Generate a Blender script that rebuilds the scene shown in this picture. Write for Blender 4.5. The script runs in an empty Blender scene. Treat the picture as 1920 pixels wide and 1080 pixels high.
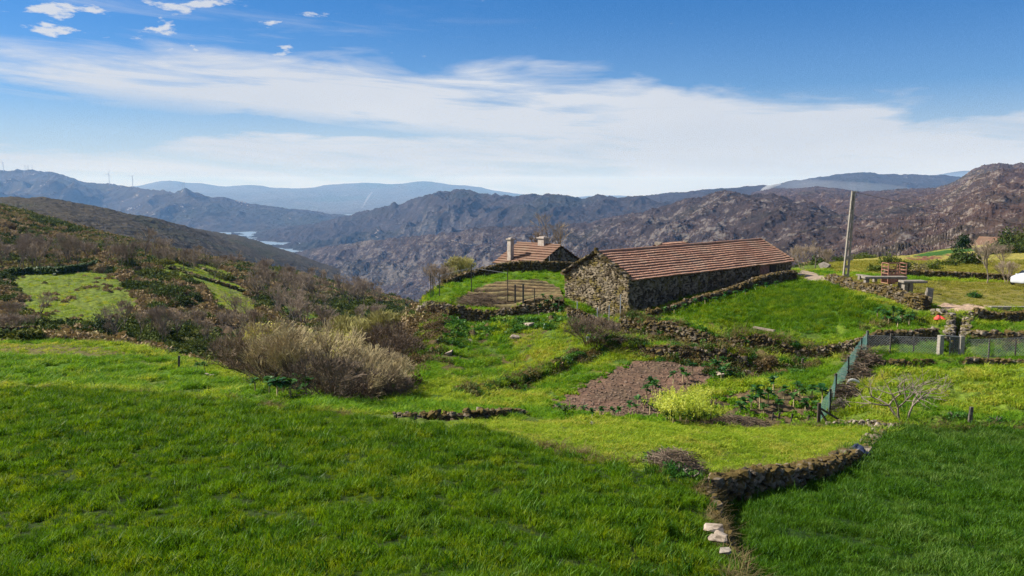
import bpy, bmesh, math, random
import numpy as np
from mathutils import Vector, Matrix

# ------------------------------------------------------------------ camera, sky, sun
SC = bpy.context.scene
COL = SC.collection
F = 1600.0; HOR = 350.0
PIT = math.atan((540 - HOR) / F)
cp, sp = math.cos(PIT), math.sin(PIT)
cam_d = bpy.data.cameras.new("camera"); cam = bpy.data.objects.new("camera", cam_d)
COL.objects.link(cam); SC.camera = cam
cam_d.sensor_width = 36.0; cam_d.lens = 36.0 * F / 1920.0
cam_d.clip_start = 0.1; cam_d.clip_end = 90000
cam.location = (0, 0, 0); cam.rotation_euler = (math.pi / 2 - PIT, 0, 0)

SUN_EL = math.radians(40); SUN_A = math.radians(12)      # sun to the left, a little beyond
sdir = Vector((-math.cos(SUN_A) * math.cos(SUN_EL), math.sin(SUN_A) * math.cos(SUN_EL), math.sin(SUN_EL)))
sl = bpy.data.lights.new("sun", 'SUN'); so = bpy.data.objects.new("sun", sl); COL.objects.link(so)
sl.energy = 5.0; sl.angle = math.radians(0.5); sl.color = (1.0, 0.945, 0.86)
so.rotation_euler = sdir.to_track_quat('Z', 'Y').to_euler()

W = bpy.data.worlds.new("World"); SC.world = W; W.use_nodes = True
wn = W.node_tree.nodes; wl = W.node_tree.links
for n in list(wn): wn.remove(n)
class NB:
    """tiny node helper"""
    def __init__(s, tree): s.t = tree; s.n = tree.nodes; s.l = tree.links
    def add(s, typ, **kw):
        nd = s.n.new(typ)
        for k, v in kw.items():
            if k.startswith('i_'):
                key = k[2:]; key = int(key) if key.isdigit() else key
                s.put(nd.inputs[key], v)
            else: setattr(nd, k, v)
        return nd
    def put(s, sock, v):
        if isinstance(v, bpy.types.NodeSocket): s.l.new(v, sock)
        elif isinstance(v, bpy.types.Node): s.l.new(v.outputs[0], sock)
        else: sock.default_value = v
    def m(s, op, a, b=None, c=None, clamp=False):
        nd = s.n.new('ShaderNodeMath'); nd.operation = op; nd.use_clamp = clamp
        s.put(nd.inputs[0], a)
        if b is not None: s.put(nd.inputs[1], b)
        if c is not None: s.put(nd.inputs[2], c)
        return nd.outputs[0]
    def ss(s, x, a, b):      # smoothstep, rises from a to b (or falls when a > b)
        nd = s.n.new('ShaderNodeMapRange'); nd.interpolation_type = 'SMOOTHSTEP'
        s.put(nd.inputs[0], x)
        if a < b: nd.inputs[1].default_value = a; nd.inputs[2].default_value = b; nd.inputs[3].default_value = 0; nd.inputs[4].default_value = 1
        else: nd.inputs[1].default_value = b; nd.inputs[2].default_value = a; nd.inputs[3].default_value = 1; nd.inputs[4].default_value = 0
        return nd.outputs[0]
    def mix(s, f, a, b, mode='MIX'):
        nd = s.n.new('ShaderNodeMix'); nd.data_type = 'RGBA'; nd.blend_type = mode
        s.put(nd.inputs[0], f); s.put(nd.inputs[6], a); s.put(nd.inputs[7], b)
        return nd.outputs[2]
    def vec(s, x, y, z):
        nd = s.n.new('ShaderNodeCombineXYZ')
        s.put(nd.inputs[0], x); s.put(nd.inputs[1], y); s.put(nd.inputs[2], z)
        return nd.outputs[0]
    def noise(s, v, scale, detail=4, rough=0.55, dist=0.0, typ='FBM', out=0):
        nd = s.n.new('ShaderNodeTexNoise'); nd.noise_type = typ
        s.put(nd.inputs['Vector'], v); nd.inputs['Scale'].default_value = scale
        nd.inputs['Detail'].default_value = detail; nd.inputs['Roughness'].default_value = rough
        nd.inputs['Distortion'].default_value = dist
        return nd.outputs[out]
b = NB(W.node_tree)
sky = b.add('ShaderNodeTexSky', sky_type='NISHITA', sun_disc=False, sun_elevation=SUN_EL,
            sun_rotation=math.atan2(sdir.x, sdir.y), altitude=800, air_density=1.0, dust_density=0.5, ozone_density=2.2)
tc = b.add('ShaderNodeTexCoord'); sep = b.add('ShaderNodeSeparateXYZ', i_0=tc.outputs['Generated'])
X_, Y_, Z_ = sep.outputs
zp = b.m('MAXIMUM', Z_, 0.004)
# direction on a flat cloud deck (u across, v away) and bearing / height angles
u = b.m('DIVIDE', X_, b.m('ADD', zp, 0.10)); v = b.m('DIVIDE', Y_, b.m('ADD', zp, 0.10))
az = b.m('ARCTAN2', X_, Y_); el = b.m('ARCSINE', Z_)
deck = b.vec(u, v, 0.0)
rot = b.add('ShaderNodeMapping'); b.put(rot.inputs['Vector'], deck); rot.inputs['Rotation'].default_value = (0, 0, math.radians(-28)); rot.inputs['Scale'].default_value = (0.42, 1.7, 1)
n_str = b.noise(rot.outputs[0], 1.15, 8, 0.60, 0.5)
n_big = b.noise(deck, 0.32, 4, 0.5, 0.3)
mp2 = b.vec(b.m('MULTIPLY', az, 5.0), b.m('MULTIPLY', el, 26.0), 3.7)
n_edge = b.noise(mp2, 1.3, 7, 0.58, 0.35)
mp3 = b.vec(b.m('MULTIPLY', b.m('SUBTRACT', az, b.m('MULTIPLY', el, 1.7)), 4.2), b.m('MULTIPLY', b.m('ADD', el, b.m('MULTIPLY', az, 0.06)), 46.0), 8.1)
n_wisp = b.noise(mp3, 1.0, 8, 0.62, 0.5)
# main band: its top falls from left to right
wob = b.m('MULTIPLY', b.m('SUBTRACT', n_edge, 0.5), 0.095)
top = b.m('SUBTRACT', b.m('SUBTRACT', 0.140, b.m('MULTIPLY', az, 0.070)), b.m('MULTIPLY', b.m('MULTIPLY', az, az), 0.095))
dtop = b.m('SUBTRACT', b.m('ADD', top, wob), el)
upper = b.ss(dtop, -0.010, 0.042)
bot = b.m('SUBTRACT', 0.054, b.m('MULTIPLY', az, 0.095))
dbot = b.m('SUBTRACT', el, b.m('ADD', bot, b.m('MULTIPLY', b.m('SUBTRACT', n_wisp, 0.5), 0.09)))
lower = b.ss(dbot, -0.022, 0.012)
band = b.m('MULTIPLY', upper, lower)
band = b.m('MULTIPLY', band, b.m('ADD', 0.86, b.m('MULTIPLY', b.m('SUBTRACT', n_wisp, 0.46), 3.0)), clamp=True)
# lower sheets near the skyline
wob2 = b.m('MULTIPLY', b.m('SUBTRACT', n_edge, 0.5), 0.07)
low = b.ss(b.m('SUBTRACT', b.m('ADD', b.m('ADD', 0.073, b.m('MULTIPLY', az, 0.03)), wob2), el), -0.004, 0.024)
low = b.m('MULTIPLY', low, b.m('ADD', 0.80, b.m('MULTIPLY', b.m('SUBTRACT', n_wisp, 0.40), 1.5)), clamp=True)
right = b.m('MULTIPLY', b.ss(az, -0.12, 0.2), upper)
right = b.m('MULTIPLY', right, b.m('ADD', 1.05, b.m('MULTIPLY', b.m('SUBTRACT', n_wisp, 0.42), 1.8)), clamp=True)
# small cumulus puffs, high left
mp4 = b.vec(b.m('MULTIPLY', az, 19.0), b.m('MULTIPLY', el, 60.0), 4.3)
n_puf = b.noise(mp4, 1.0, 6, 0.60, 0.15)
pa = b.ss(b.m('ADD', n_puf, b.m('MULTIPLY', b.m('ADD', az, 0.30), -0.30)), 0.58, 0.68)
pb = b.m('MULTIPLY', b.ss(el, 0.128, 0.150), b.ss(az, 0.30, -0.05))
puff = b.m('MULTIPLY', pa, pb)
veil = b.m('MULTIPLY', b.ss(n_wisp, 0.45, 0.8), b.m('MULTIPLY', b.ss(az, 0.15, -0.45), 0.45))
haze_low = b.m('MULTIPLY', b.ss(el, 0.15, 0.0), 0.80)
cov = b.m('MAXIMUM', b.m('MAXIMUM', band, low), b.m('MAXIMUM', right, b.m('MAXIMUM', puff, veil)))
cov = b.m('MAXIMUM', b.m('MAXIMUM', cov, haze_low), b.m('MULTIPLY', b.ss(el, 0.22, 0.03), 0.22))
cov = b.m('MULTIPLY', cov, 0.93)
shade = b.mix(b.ss(n_big, 0.3, 0.75), (5.9, 6.25, 6.9, 1), (7.0, 7.2, 7.6, 1))
skyc = b.mix(1.0, sky, (0.20, 0.56, 0.97, 1), 'MULTIPLY')
skyc = b.mix(cov, skyc, shade)
bg = b.add('ShaderNodeBackground'); b.put(bg.inputs[0], skyc); bg.inputs[1].default_value = 0.0555
wo = b.add('ShaderNodeOutputWorld'); b.l.new(bg.outputs[0], wo.inputs[0])

SC.view_settings.view_transform = 'Standard'; SC.view_settings.look = 'None'
SC.view_settings.gamma = 1; SC.view_settings.exposure = 1.0
SC.cycles.max_bounces = 6; SC.cycles.diffuse_bounces = 3; SC.cycles.transparent_max_bounces = 12
SC.cycles.volume_bounces = 0; SC.cycles.use_denoising = True; SC.cycles.denoiser = 'OPENIMAGEDENOISE'; SC.cycles.denoising_input_passes = 'RGB_ALBEDO_NORMAL'; SC.cycles.denoising_prefilter = 'NONE'; SC.cycles.use_adaptive_sampling = False
SC.cycles.adaptive_threshold = 0.02

# ------------------------------------------------------------------ small tools
RN = random.Random(7)
rs = np.random.RandomState(11)

def P(px, py, Y):
    """a point of the photograph at forward distance Y metres"""
    xc = (px - 960) / F; yc = (540 - py) / F
    dy = cp + yc * sp; dz = -sp + yc * cp
    return np.array([xc / dy * Y, Y, dz / dy * Y])
def tanel(py):
    yc = (540 - np.asarray(py, float)) / F
    return (-sp + yc * cp) / (cp + yc * sp)
def tanaz(px, py=600):
    yc = (540 - py) / F
    return (np.asarray(px, float) - 960) / F / (cp + yc * sp)

_perm = {}
def _grid(seed):
    if seed not in _perm:
        r = np.random.RandomState(seed); a = r.rand(256, 256) * 2 * np.pi
        _perm[seed] = (np.cos(a), np.sin(a))
    return _perm[seed]
def perlin(x, y, seed=0):
    gx, gy = _grid(seed)
    xi = np.floor(x).astype(np.int64); yi = np.floor(y).astype(np.int64)
    xf = x - xi; yf = y - yi
    uu = xf * xf * xf * (xf * (xf * 6 - 15) + 10); vv = yf * yf * yf * (yf * (yf * 6 - 15) + 10)
    x0 = xi & 255; x1 = (xi + 1) & 255; y0 = yi & 255; y1 = (yi + 1) & 255
    n00 = gx[x0, y0] * xf + gy[x0, y0] * yf
    n10 = gx[x1, y0] * (xf - 1) + gy[x1, y0] * yf
    n01 = gx[x0, y1] * xf + gy[x0, y1] * (yf - 1)
    n11 = gx[x1, y1] * (xf - 1) + gy[x1, y1] * (yf - 1)
    return (n00 * (1 - uu) + n10 * uu) * (1 - vv) + (n01 * (1 - uu) + n11 * uu) * vv
def fbm(x, y, octv=5, seed=0, gain=0.5):
    s = 0; a = 1; f = 1
    for i in range(octv):
        s = s + a * perlin(x * f + 17.3 * i, y * f + 9.1 * i, seed + i); a *= gain; f *= 2.03
    return s
def ridged(x, y, octv=6, seed=0, gain=0.5):
    s = 0; a = 1; f = 1; tot = 0; w = 1
    for i in range(octv):
        n = 1 - np.abs(perlin(x * f + 7.7 * i, y * f + 3.1 * i, seed + i)) * 1.9
        n = np.clip(n, 0, 1) ** 2 * w
        w = np.clip(n * 1.6, 0, 1)
        s = s + a * n; tot += a; a *= gain; f *= 2.07
    return s / tot

def link(o, parent=None):
    COL.objects.link(o)
    if parent is not None: o.parent = parent
    return o
def tag(o, label=None, cat=None, group=None, kind=None):
    if label: o['label'] = label
    if cat: o['category'] = cat
    if group: o['group'] = group
    if kind: o['kind'] = kind
    return o
def empty(name, loc, rz=0.0, **kw):
    o = bpy.data.objects.new(name, None); o.location = [float(c) for c in loc]; o.rotation_euler = (0, 0, rz)
    o.empty_display_size = 0.3
    link(o); return tag(o, **kw)
def mesh_np(name, V, Fc, mats=None, smooth=False, midx=None, colors=None):
    """V (n,3); Fc (m,k) array or list of such arrays"""
    me = bpy.data.meshes.new(name)
    if not isinstance(Fc, list): Fc = [Fc]
    Fc = [f for f in Fc if len(f)]
    nl = sum(f.size for f in Fc); nf = sum(len(f) for f in Fc)
    me.vertices.add(len(V)); me.vertices.foreach_set('co', np.asarray(V, np.float32).ravel())
    me.loops.add(nl); me.polygons.add(nf)
    me.loops.foreach_set('vertex_index', np.concatenate([f.ravel() for f in Fc]).astype(np.int32))
    tot = np.concatenate([np.full(len(f), f.shape[1]) for f in Fc]).astype(np.int32)
    st = np.concatenate([[0], np.cumsum(tot)[:-1]]).astype(np.int32)
    me.polygons.foreach_set('loop_start', st)
    me.update(calc_edges=True)
    if mats:
        for m_ in (mats if isinstance(mats, (list, tuple)) else [mats]): me.materials.append(m_)
    if midx is not None: me.polygons.foreach_set('material_index', np.asarray(midx, np.int32))
    me.polygons.foreach_set('use_smooth', np.full(nf, bool(smooth)))
    if colors is not None:
        a = me.color_attributes.new('tint', 'FLOAT_COLOR', 'POINT')
        c4 = np.ones((len(V), 4), np.float32); c4[:, :3] = colors; a.data.foreach_set('color', c4.ravel())
    me.validate(); me.update()
    return me
def obj_np(name, V, Fc, mats=None, parent=None, **kw):
    sm = kw.pop('smooth', False); mi = kw.pop('midx', None); co = kw.pop('colors', None)
    o = bpy.data.objects.new(name, mesh_np(name, V, Fc, mats, sm, mi, co)); link(o, parent)
    return tag(o, **kw)

class Geo:
    """collects boxes, prisms, tubes, rocks, leaves into ONE mesh"""
    def __init__(s): s.V = []; s.T = []; s.Q = []; s.n = 0; s.tm = []; s.qm = []
    def add(s, V, T=None, Q=None, mi=0):
        V = np.asarray(V, float)
        if T is not None and len(T): s.T.append(np.asarray(T) + s.n); s.tm += [mi] * len(T)
        if Q is not None and len(Q): s.Q.append(np.asarray(Q) + s.n); s.qm += [mi] * len(Q)
        s.V.append(V); s.n += len(V)
    def box(s, c, size, rz=0.0, mi=0, M=None):
        x, y, z = [d / 2 for d in size]
        v = np.array([[-x,-y,-z],[x,-y,-z],[x,y,-z],[-x,y,-z],[-x,-y,z],[x,-y,z],[x,y,z],[-x,y,z]])
        if M is not None: v = v @ np.array(M).T
        if rz: 
            c_, s_ = math.cos(rz), math.sin(rz); v = v @ np.array([[c_, s_, 0], [-s_, c_, 0], [0, 0, 1]])
        s.add(v + np.asarray(c, float), Q=[[0,3,2,1],[4,5,6,7],[0,1,5,4],[1,2,6,5],[2,3,7,6],[3,0,4,7]], mi=mi)
    def segs(s, A, B, ra, rb, n=4, mi=0):
        """tapered prisms between point arrays A and B"""
        A = np.atleast_2d(np.asarray(A, float)); B = np.atleast_2d(np.asarray(B, float)); k = len(A)
        ra = np.broadcast_to(np.asarray(ra, float), (k,)); rb = np.broadcast_to(np.asarray(rb, float), (k,))
        d = B - A; d /= np.maximum(np.linalg.norm(d, axis=1, keepdims=True), 1e-9)
        up = np.where(np.abs(d[:, 2:3]) > 0.9, np.array([[1., 0, 0]]), np.array([[0., 0, 1]]))
        e1 = np.cross(d, up); e1 /= np.linalg.norm(e1, axis=1, keepdims=True); e2 = np.cross(d, e1)
        V = np.zeros((k, 2 * n, 3))
        for i in range(n):
            a = 2 * math.pi * i / n; off = e1 * math.cos(a) + e2 * math.sin(a)
            V[:, i] = A + off * ra[:, None]; V[:, n + i] = B + off * rb[:, None]
        Q = np.array([[i, (i + 1) % n, n + (i + 1) % n, n + i] for i in range(n)])
        Q = (Q[None] + (np.arange(k) * 2 * n)[:, None, None]).reshape(-1, 4)
        s.add(V.reshape(-1, 3), Q=Q, mi=mi)
    def tube(s, pts, r, n=6, mi=0):
        pts = np.asarray(pts, float); r = np.broadcast_to(np.asarray(r, float), (len(pts),))
        s.segs(pts[:-1], pts[1:], r[:-1], r[1:], n, mi)
    def mesh(s, name, mats, smooth=False):
        V = np.concatenate(s.V) if s.V else np.zeros((0, 3))
        Fs = []; mi = []
        if s.T: Fs.append(np.concatenate(s.T)); mi += s.tm
        if s.Q: Fs.append(np.concatenate(s.Q)); mi += s.qm
        return mesh_np(name, V, Fs, mats, smooth, mi)
    def build(s, name, mats, parent=None, smooth=False, origin=None, **kw):
        if origin is not None: s.V = [v - np.asarray(origin, float) for v in s.V]
        o = bpy.data.objects.new(name, s.mesh(name, mats, smooth)); link(o, parent)
        if origin is not None: o.location = [float(c) for c in origin]
        return tag(o, **kw)

# ------------------------------------------------------------------ materials
def mat(name, build, rough=0.9, spec=0.2):
    m_ = bpy.data.materials.new(name); m_.use_nodes = True
    nt = m_.node_tree
    for n in list(nt.nodes): nt.nodes.remove(n)
    q = NB(nt); out = q.add('ShaderNodeOutputMaterial')
    bs = q.add('ShaderNodeBsdfPrincipled'); bs.inputs['Roughness'].default_value = rough
    bs.inputs['Specular IOR Level'].default_value = spec
    q.l.new(bs.outputs[0], out.inputs[0])
    build(q, bs, out)
    return m_
def plain(name, c1, c2, scale=3.0, rough=0.85, spec=0.2, bump=0.0, metallic=0.0, c3=None, detail=5):
    def f(q, bs, out):
        t = q.add('ShaderNodeNewGeometry'); n1 = q.noise(t.outputs['Position'], scale, detail, 0.6)
        c = q.mix(q.ss(n1, 0.36, 0.64), (*c1, 1), (*c2, 1))
        if c3:
            n2 = q.noise(t.outputs['Position'], scale * 0.37, 4, 0.6)
            c = q.mix(q.ss(n2, 0.52, 0.62), c, (*c3, 1))
        q.put(bs.inputs['Base Color'], c); bs.inputs['Metallic'].default_value = metallic
        if bump:
            bp = q.add('ShaderNodeBump'); bp.inputs['Strength'].default_value = 1; bp.inputs['Distance'].default_value = bump
            q.put(bp.inputs['Height'], n1); q.put(bs.inputs['Normal'], bp)
    return mat(name, f, rough, spec)
def leafy(name, c1, c2, c3=None, scale=1.2, trans=0.45, rough=0.55, big=0.25):
    """foliage: diffuse plus translucent, colour varies from plant to plant and patch to patch"""
    def f(q, bs, out):
        t = q.add('ShaderNodeNewGeometry'); oi = q.add('ShaderNodeObjectInfo')
        n1 = q.noise(t.outputs['Position'], scale, 3, 0.6)
        n2 = q.noise(t.outputs['Position'], big, 4, 0.6)
        f1 = q.ss(q.m('ADD', q.m('MULTIPLY', n1, 0.6), q.m('MULTIPLY', oi.outputs['Random'], 0.4)), 0.30, 0.72)
        c = q.mix(f1, (*c1, 1), (*c2, 1))
        if c3: c = q.mix(q.ss(q.m('ADD', q.m('MULTIPLY', n2, 0.75), q.m('MULTIPLY', oi.outputs['Random'], 0.25)), 0.50, 0.70), c, (*c3, 1))
        q.put(bs.inputs['Base Color'], c)
        tr = q.add('ShaderNodeBsdfTranslucent'); q.put(tr.inputs[0], q.mix(1.0, c, (1.25, 1.15, 0.55, 1), 'MULTIPLY'))
        mx = q.add('ShaderNodeMixShader'); mx.inputs[0].default_value = trans
        q.l.new(bs.outputs[0], mx.inputs[1]); q.l.new(tr.outputs[0], mx.inputs[2]); q.l.new(mx.outputs[0], out.inputs[0])
    return mat(name, f, rough, 0.12)
def stone_mat(name, c1, c2, moss=0.4, mosscol=(0.10, 0.085, 0.02), scale=5.0):
    def f(q, bs, out):
        t = q.add('ShaderNodeNewGeometry'); pos = t.outputs['Position']
        vo = q.add('ShaderNodeTexVoronoi'); q.put(vo.inputs['Vector'], pos); vo.inputs['Scale'].default_value = scale * 0.8
        n1 = q.noise(pos, scale * 2.5, 6, 0.65); n2 = q.noise(pos, scale * 0.30, 4, 0.6)
        sv = q.add('ShaderNodeSeparateColor'); q.put(sv.inputs[0], vo.outputs['Color'])
        k = q.m('ADD', q.m('MULTIPLY', n1, 0.5), q.m('MULTIPLY', sv.outputs[0], 0.5))
        c = q.mix(q.ss(k, 0.25, 0.72), (*c1, 1), (*c2, 1))
        sn = q.add('ShaderNodeSeparateXYZ', i_0=t.outputs['Normal'])
        mf = q.m('ADD', n2, q.m('MULTIPLY', sn.outputs[2], 0.14))
        c = q.mix(q.ss(mf, 0.64 - moss * 0.25, 0.74 - moss * 0.25), c, (*mosscol, 1))
        q.put(bs.inputs['Base Color'], c)
        bp = q.add('ShaderNodeBump'); bp.inputs['Distance'].default_value = 0.03; q.put(bp.inputs['Height'], n1); q.put(bs.inputs['Normal'], bp)
    return mat(name, f, 0.92, 0.15)

M = {}
M['grass_rye'] = leafy('grass_rye', (0.040, 0.105, 0.003), (0.130, 0.250, 0.004), (0.185, 0.250, 0.008), 2.2, 0.42, 0.5, 0.55)
M['grass_dark'] = leafy('grass_dark', (0.024, 0.078, 0.003), (0.075, 0.172, 0.006), (0.120, 0.205, 0.034), 2.2, 0.36, 0.5, 0.28)
M['grass_meadow'] = leafy('grass_meadow', (0.15, 0.245, 0.010), (0.31, 0.40, 0.030), (0.38, 0.37, 0.06), 1.6, 0.42, 0.6, 0.35)
M['grass_bright'] = leafy('grass_bright', (0.07, 0.18, 0.008), (0.17, 0.31, 0.014), (0.24, 0.32, 0.025), 1.6, 0.45, 0.6, 0.35)
M['grass_dry'] = leafy('grass_dry', (0.20, 0.155, 0.07), (0.10, 0.075, 0.035), (0.13, 0.13, 0.04), 1.6, 0.3, 0.7, 0.4)
M['bramble'] = leafy('bramble', (0.035, 0.065, 0.012), (0.10, 0.13, 0.025), (0.20, 0.13, 0.06), 2.0, 0.25, 0.5, 0.5)
M['ivy'] = leafy('ivy', (0.03, 0.10, 0.015), (0.10, 0.21, 0.03), (0.15, 0.24, 0.04), 2.5, 0.3, 0.4, 0.5)
M['heath'] = leafy('heath', (0.19, 0.14, 0.080), (0.32, 0.24, 0.135), (0.15, 0.155, 0.045), 0.12, 0.12, 0.9, 0.030)
M['gorse'] = leafy('gorse', (0.035, 0.060, 0.012), (0.085, 0.115, 0.022), (0.15, 0.15, 0.03), 0.4, 0.15, 0.8, 0.06)
M['broom'] = leafy('broom', (0.05, 0.075, 0.012), (0.09, 0.12, 0.02), None, 2.0, 0.2, 0.8)
M['pine'] = leafy('pine', (0.010, 0.025, 0.010), (0.022, 0.045, 0.015), None, 2.0, 0.1, 0.7)
M['evergreen'] = leafy('evergreen', (0.014, 0.034, 0.008), (0.045, 0.075, 0.014), (0.075, 0.085, 0.02), 0.7, 0.18, 0.6, 0.2)
M['kale'] = leafy('kale', (0.020, 0.075, 0.016), (0.055, 0.135, 0.025), None, 3.0, 0.3, 0.4)
M['kale_flower'] = leafy('kale_flower', (0.34, 0.42, 0.05), (0.52, 0.56, 0.12), None, 4.0, 0.45, 0.6)
M['catkin'] = leafy('catkin', (0.42, 0.42, 0.14), (0.60, 0.58, 0.26), None, 3.0, 0.4, 0.8)
M['twig'] = plain('twig', (0.31, 0.245, 0.175), (0.19, 0.145, 0.105), 1.5)
M['twig_pale'] = plain('twig_pale', (0.46, 0.38, 0.20), (0.24, 0.185, 0.105), 1.2)
M['twig_olive'] = plain('twig_olive', (0.38, 0.36, 0.12), (0.24, 0.21, 0.08), 1.2)
M['twig_dark'] = plain('twig_dark', (0.17, 0.125, 0.085), (0.095, 0.068, 0.045), 1.5)
M['bark'] = plain('bark', (0.13, 0.11, 0.09), (0.07, 0.058, 0.045), 6, bump=0.02)
M['bark_pale'] = plain('bark_pale', (0.24, 0.195, 0.155), (0.13, 0.105, 0.08), 9, bump=0.01)
M['stone_dark'] = stone_mat('stone_dark', (0.045, 0.036, 0.026), (0.19, 0.155, 0.115), 0.62, (0.085, 0.060, 0.018))
M['stone_grey'] = stone_mat('stone_grey', (0.075, 0.062, 0.048), (0.25, 0.21, 0.165), 0.35)
M['stone_gable'] = stone_mat('stone_gable', (0.060, 0.045, 0.028), (0.255, 0.205, 0.140), 0.40, (0.13, 0.10, 0.03), 4)
M['stone_core'] = plain('stone_core', (0.028, 0.022, 0.016), (0.06, 0.045, 0.03), 4)
M['stone_pale'] = plain('stone_pale', (0.26, 0.205, 0.155), (0.34, 0.28, 0.22), 7, bump=0.02, c3=(0.12, 0.095, 0.065))
M['granite'] = plain('granite', (0.24, 0.21, 0.17), (0.155, 0.135, 0.11), 9, bump=0.01, c3=(0.13, 0.115, 0.09))
M['concrete'] = plain('concrete', (0.27, 0.245, 0.205), (0.19, 0.17, 0.14), 6, bump=0.005)
M['mortar'] = plain('mortar', (0.04, 0.03, 0.02), (0.07, 0.052, 0.035), 6)
M['wood_grey'] = plain('wood_grey', (0.13, 0.115, 0.095), (0.055, 0.047, 0.04), 12)
M['wood_dark'] = plain('wood_dark', (0.035, 0.028, 0.022), (0.065, 0.05, 0.04), 12)
M['rust'] = plain('rust', (0.24, 0.105, 0.065), (0.36, 0.19, 0.14), 5, 0.8)
M['wire'] = plain('wire', (0.20, 0.21, 0.22), (0.14, 0.15, 0.16), 8, 0.5, 0.4)
M['soil'] = plain('soil', (0.115, 0.076, 0.052), (0.175, 0.120, 0.084), 3, bump=0.05)
M['plaster'] = plain('plaster', (0.42, 0.36, 0.31), (0.30, 0.25, 0.21), 3)
M['white_paint'] = plain('white_paint', (0.50, 0.52, 0.55), (0.46, 0.48, 0.51), 1, 0.3, 0.5)
M['rubber'] = plain('rubber', (0.02, 0.02, 0.02), (0.03, 0.03, 0.03), 5, 0.7)
M['alloy'] = plain('alloy', (0.45, 0.45, 0.46), (0.35, 0.35, 0.36), 5, 0.35, 0.5, metallic=0.6)
M['glass_dark'] = plain('glass_dark', (0.02, 0.025, 0.03), (0.03, 0.035, 0.04), 2, 0.08, 0.6)
M['red_cloth'] = plain('red_cloth', (0.62, 0.05, 0.045), (0.75, 0.12, 0.09), 8, 0.5)
M['navy_cloth'] = plain('navy_cloth', (0.010, 0.014, 0.035), (0.03, 0.04, 0.08), 8, 0.6)
M['white_plastic'] = plain('white_plastic', (0.72, 0.70, 0.62), (0.62, 0.58, 0.48), 4, 0.4)
M['turbine'] = plain('turbine', (0.5, 0.52, 0.55), (0.5, 0.52, 0.55), 1, 0.5)
M['mast'] = plain('mast', (0.25, 0.26, 0.28), (0.2, 0.2, 0.2), 1, 0.5)

def tile_mat(name, c1, c2, c3, lich):
    def f(q, bs, out):
        t = q.add('ShaderNodeTexCoord'); pos = t.outputs['Object']
        sx = q.add('ShaderNodeSeparateXYZ', i_0=pos)
        cell = q.vec(q.m('FLOOR', q.m('MULTIPLY', sx.outputs[0], 4.0)), q.m('FLOOR', q.m('MULTIPLY', sx.outputs[1], 3.3)), 0.0)
        wn_ = q.add('ShaderNodeTexWhiteNoise'); q.put(wn_.inputs['Vector'], cell)
        n2 = q.noise(pos, 0.45, 5, 0.65); n3 = q.noise(pos, 9, 4, 0.7)
        c = q.mix(wn_.outputs['Value'], (*c1, 1), (*c2, 1))
        c = q.mix(q.ss(n2, 0.42, 0.66), c, (*c3, 1))
        c = q.mix(q.m('MULTIPLY', q.ss(n3, 0.50, 0.68), lich), c, (0.20, 0.17, 0.12, 1))
        q.put(bs.inputs['Base Color'], c)
    return mat(name, f, 0.85, 0.2)
M['tiles'] = tile_mat('tiles', (0.38, 0.200, 0.130), (0.29, 0.150, 0.102), (0.36, 0.225, 0.155), 0.55)
M['tiles_light'] = tile_mat('tiles_light', (0.20, 0.108, 0.072), (0.155, 0.088, 0.060), (0.20, 0.135, 0.092), 0.7)

def netmat():
    def f(q, bs, out):
        t = q.add('ShaderNodeTexCoord'); sx = q.add('ShaderNodeSeparateXYZ', i_0=t.outputs['Object'])
        bs.inputs['Base Color'].default_value = (0.10, 0.22, 0.19, 1)
        n_ = q.noise(t.outputs['Object'], 2.0, 4, 0.6)
        tl = q.add('ShaderNodeBsdfTranslucent'); tl.inputs[0].default_value = (0.12, 0.26, 0.23, 1)
        mx0 = q.add('ShaderNodeMixShader'); mx0.inputs[0].default_value = 0.5
        q.l.new(bs.outputs[0], mx0.inputs[1]); q.l.new(tl.outputs[0], mx0.inputs[2])
        tr = q.add('ShaderNodeBsdfTransparent'); mx = q.add('ShaderNodeMixShader')
        q.put(mx.inputs[0], q.m('ADD', 0.40, q.m('MULTIPLY', n_, 0.25)))
        q.l.new(tr.outputs[0], mx.inputs[1]); q.l.new(mx0.outputs[0], mx.inputs[2]); q.l.new(mx.outputs[0], out.inputs[0])
    return mat('green_net', f, 0.6)
M['net'] = netmat()

def groundmat():
    def f(q, bs, out):
        t = q.add('ShaderNodeNewGeometry'); pos = t.outputs['Position']
        at = q.add('ShaderNodeVertexColor'); at.layer_name = 'tint'
        n1 = q.noise(pos, 2.3, 6, 0.65); n2 = q.noise(pos, 0.35, 5, 0.6); n3 = q.noise(pos, 9.0, 4, 0.7)
        c = q.mix(1.0, q.mix(1.0, at.outputs[0], (0.72, 0.68, 0.72, 1), 'MULTIPLY'), q.mix(q.ss(n1, 0.3, 0.7), (0.62, 0.62, 0.60, 1), (1.35, 1.32, 1.2, 1)), 'MULTIPLY')
        c = q.mix(1.0, c, q.mix(q.ss(n2, 0.3, 0.7), (0.78, 0.85, 0.8, 1), (1.22, 1.12, 1.1, 1)), 'MULTIPLY')
        c = q.mix(1.0, c, q.mix(q.ss(n3, 0.3, 0.7), (0.75, 0.75, 0.75, 1), (1.25, 1.25, 1.25, 1)), 'MULTIPLY')
        q.put(bs.inputs['Base Color'], c)
        bp = q.add('ShaderNodeBump'); bp.inputs['Distance'].default_value = 0.10
        q.put(bp.inputs['Height'], q.m('ADD', n1, q.m('MULTIPLY', n3, 0.3))); q.put(bs.inputs['Normal'], bp)
    return mat('ground', f, 0.95, 0.1)
M['ground'] = groundmat()

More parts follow.
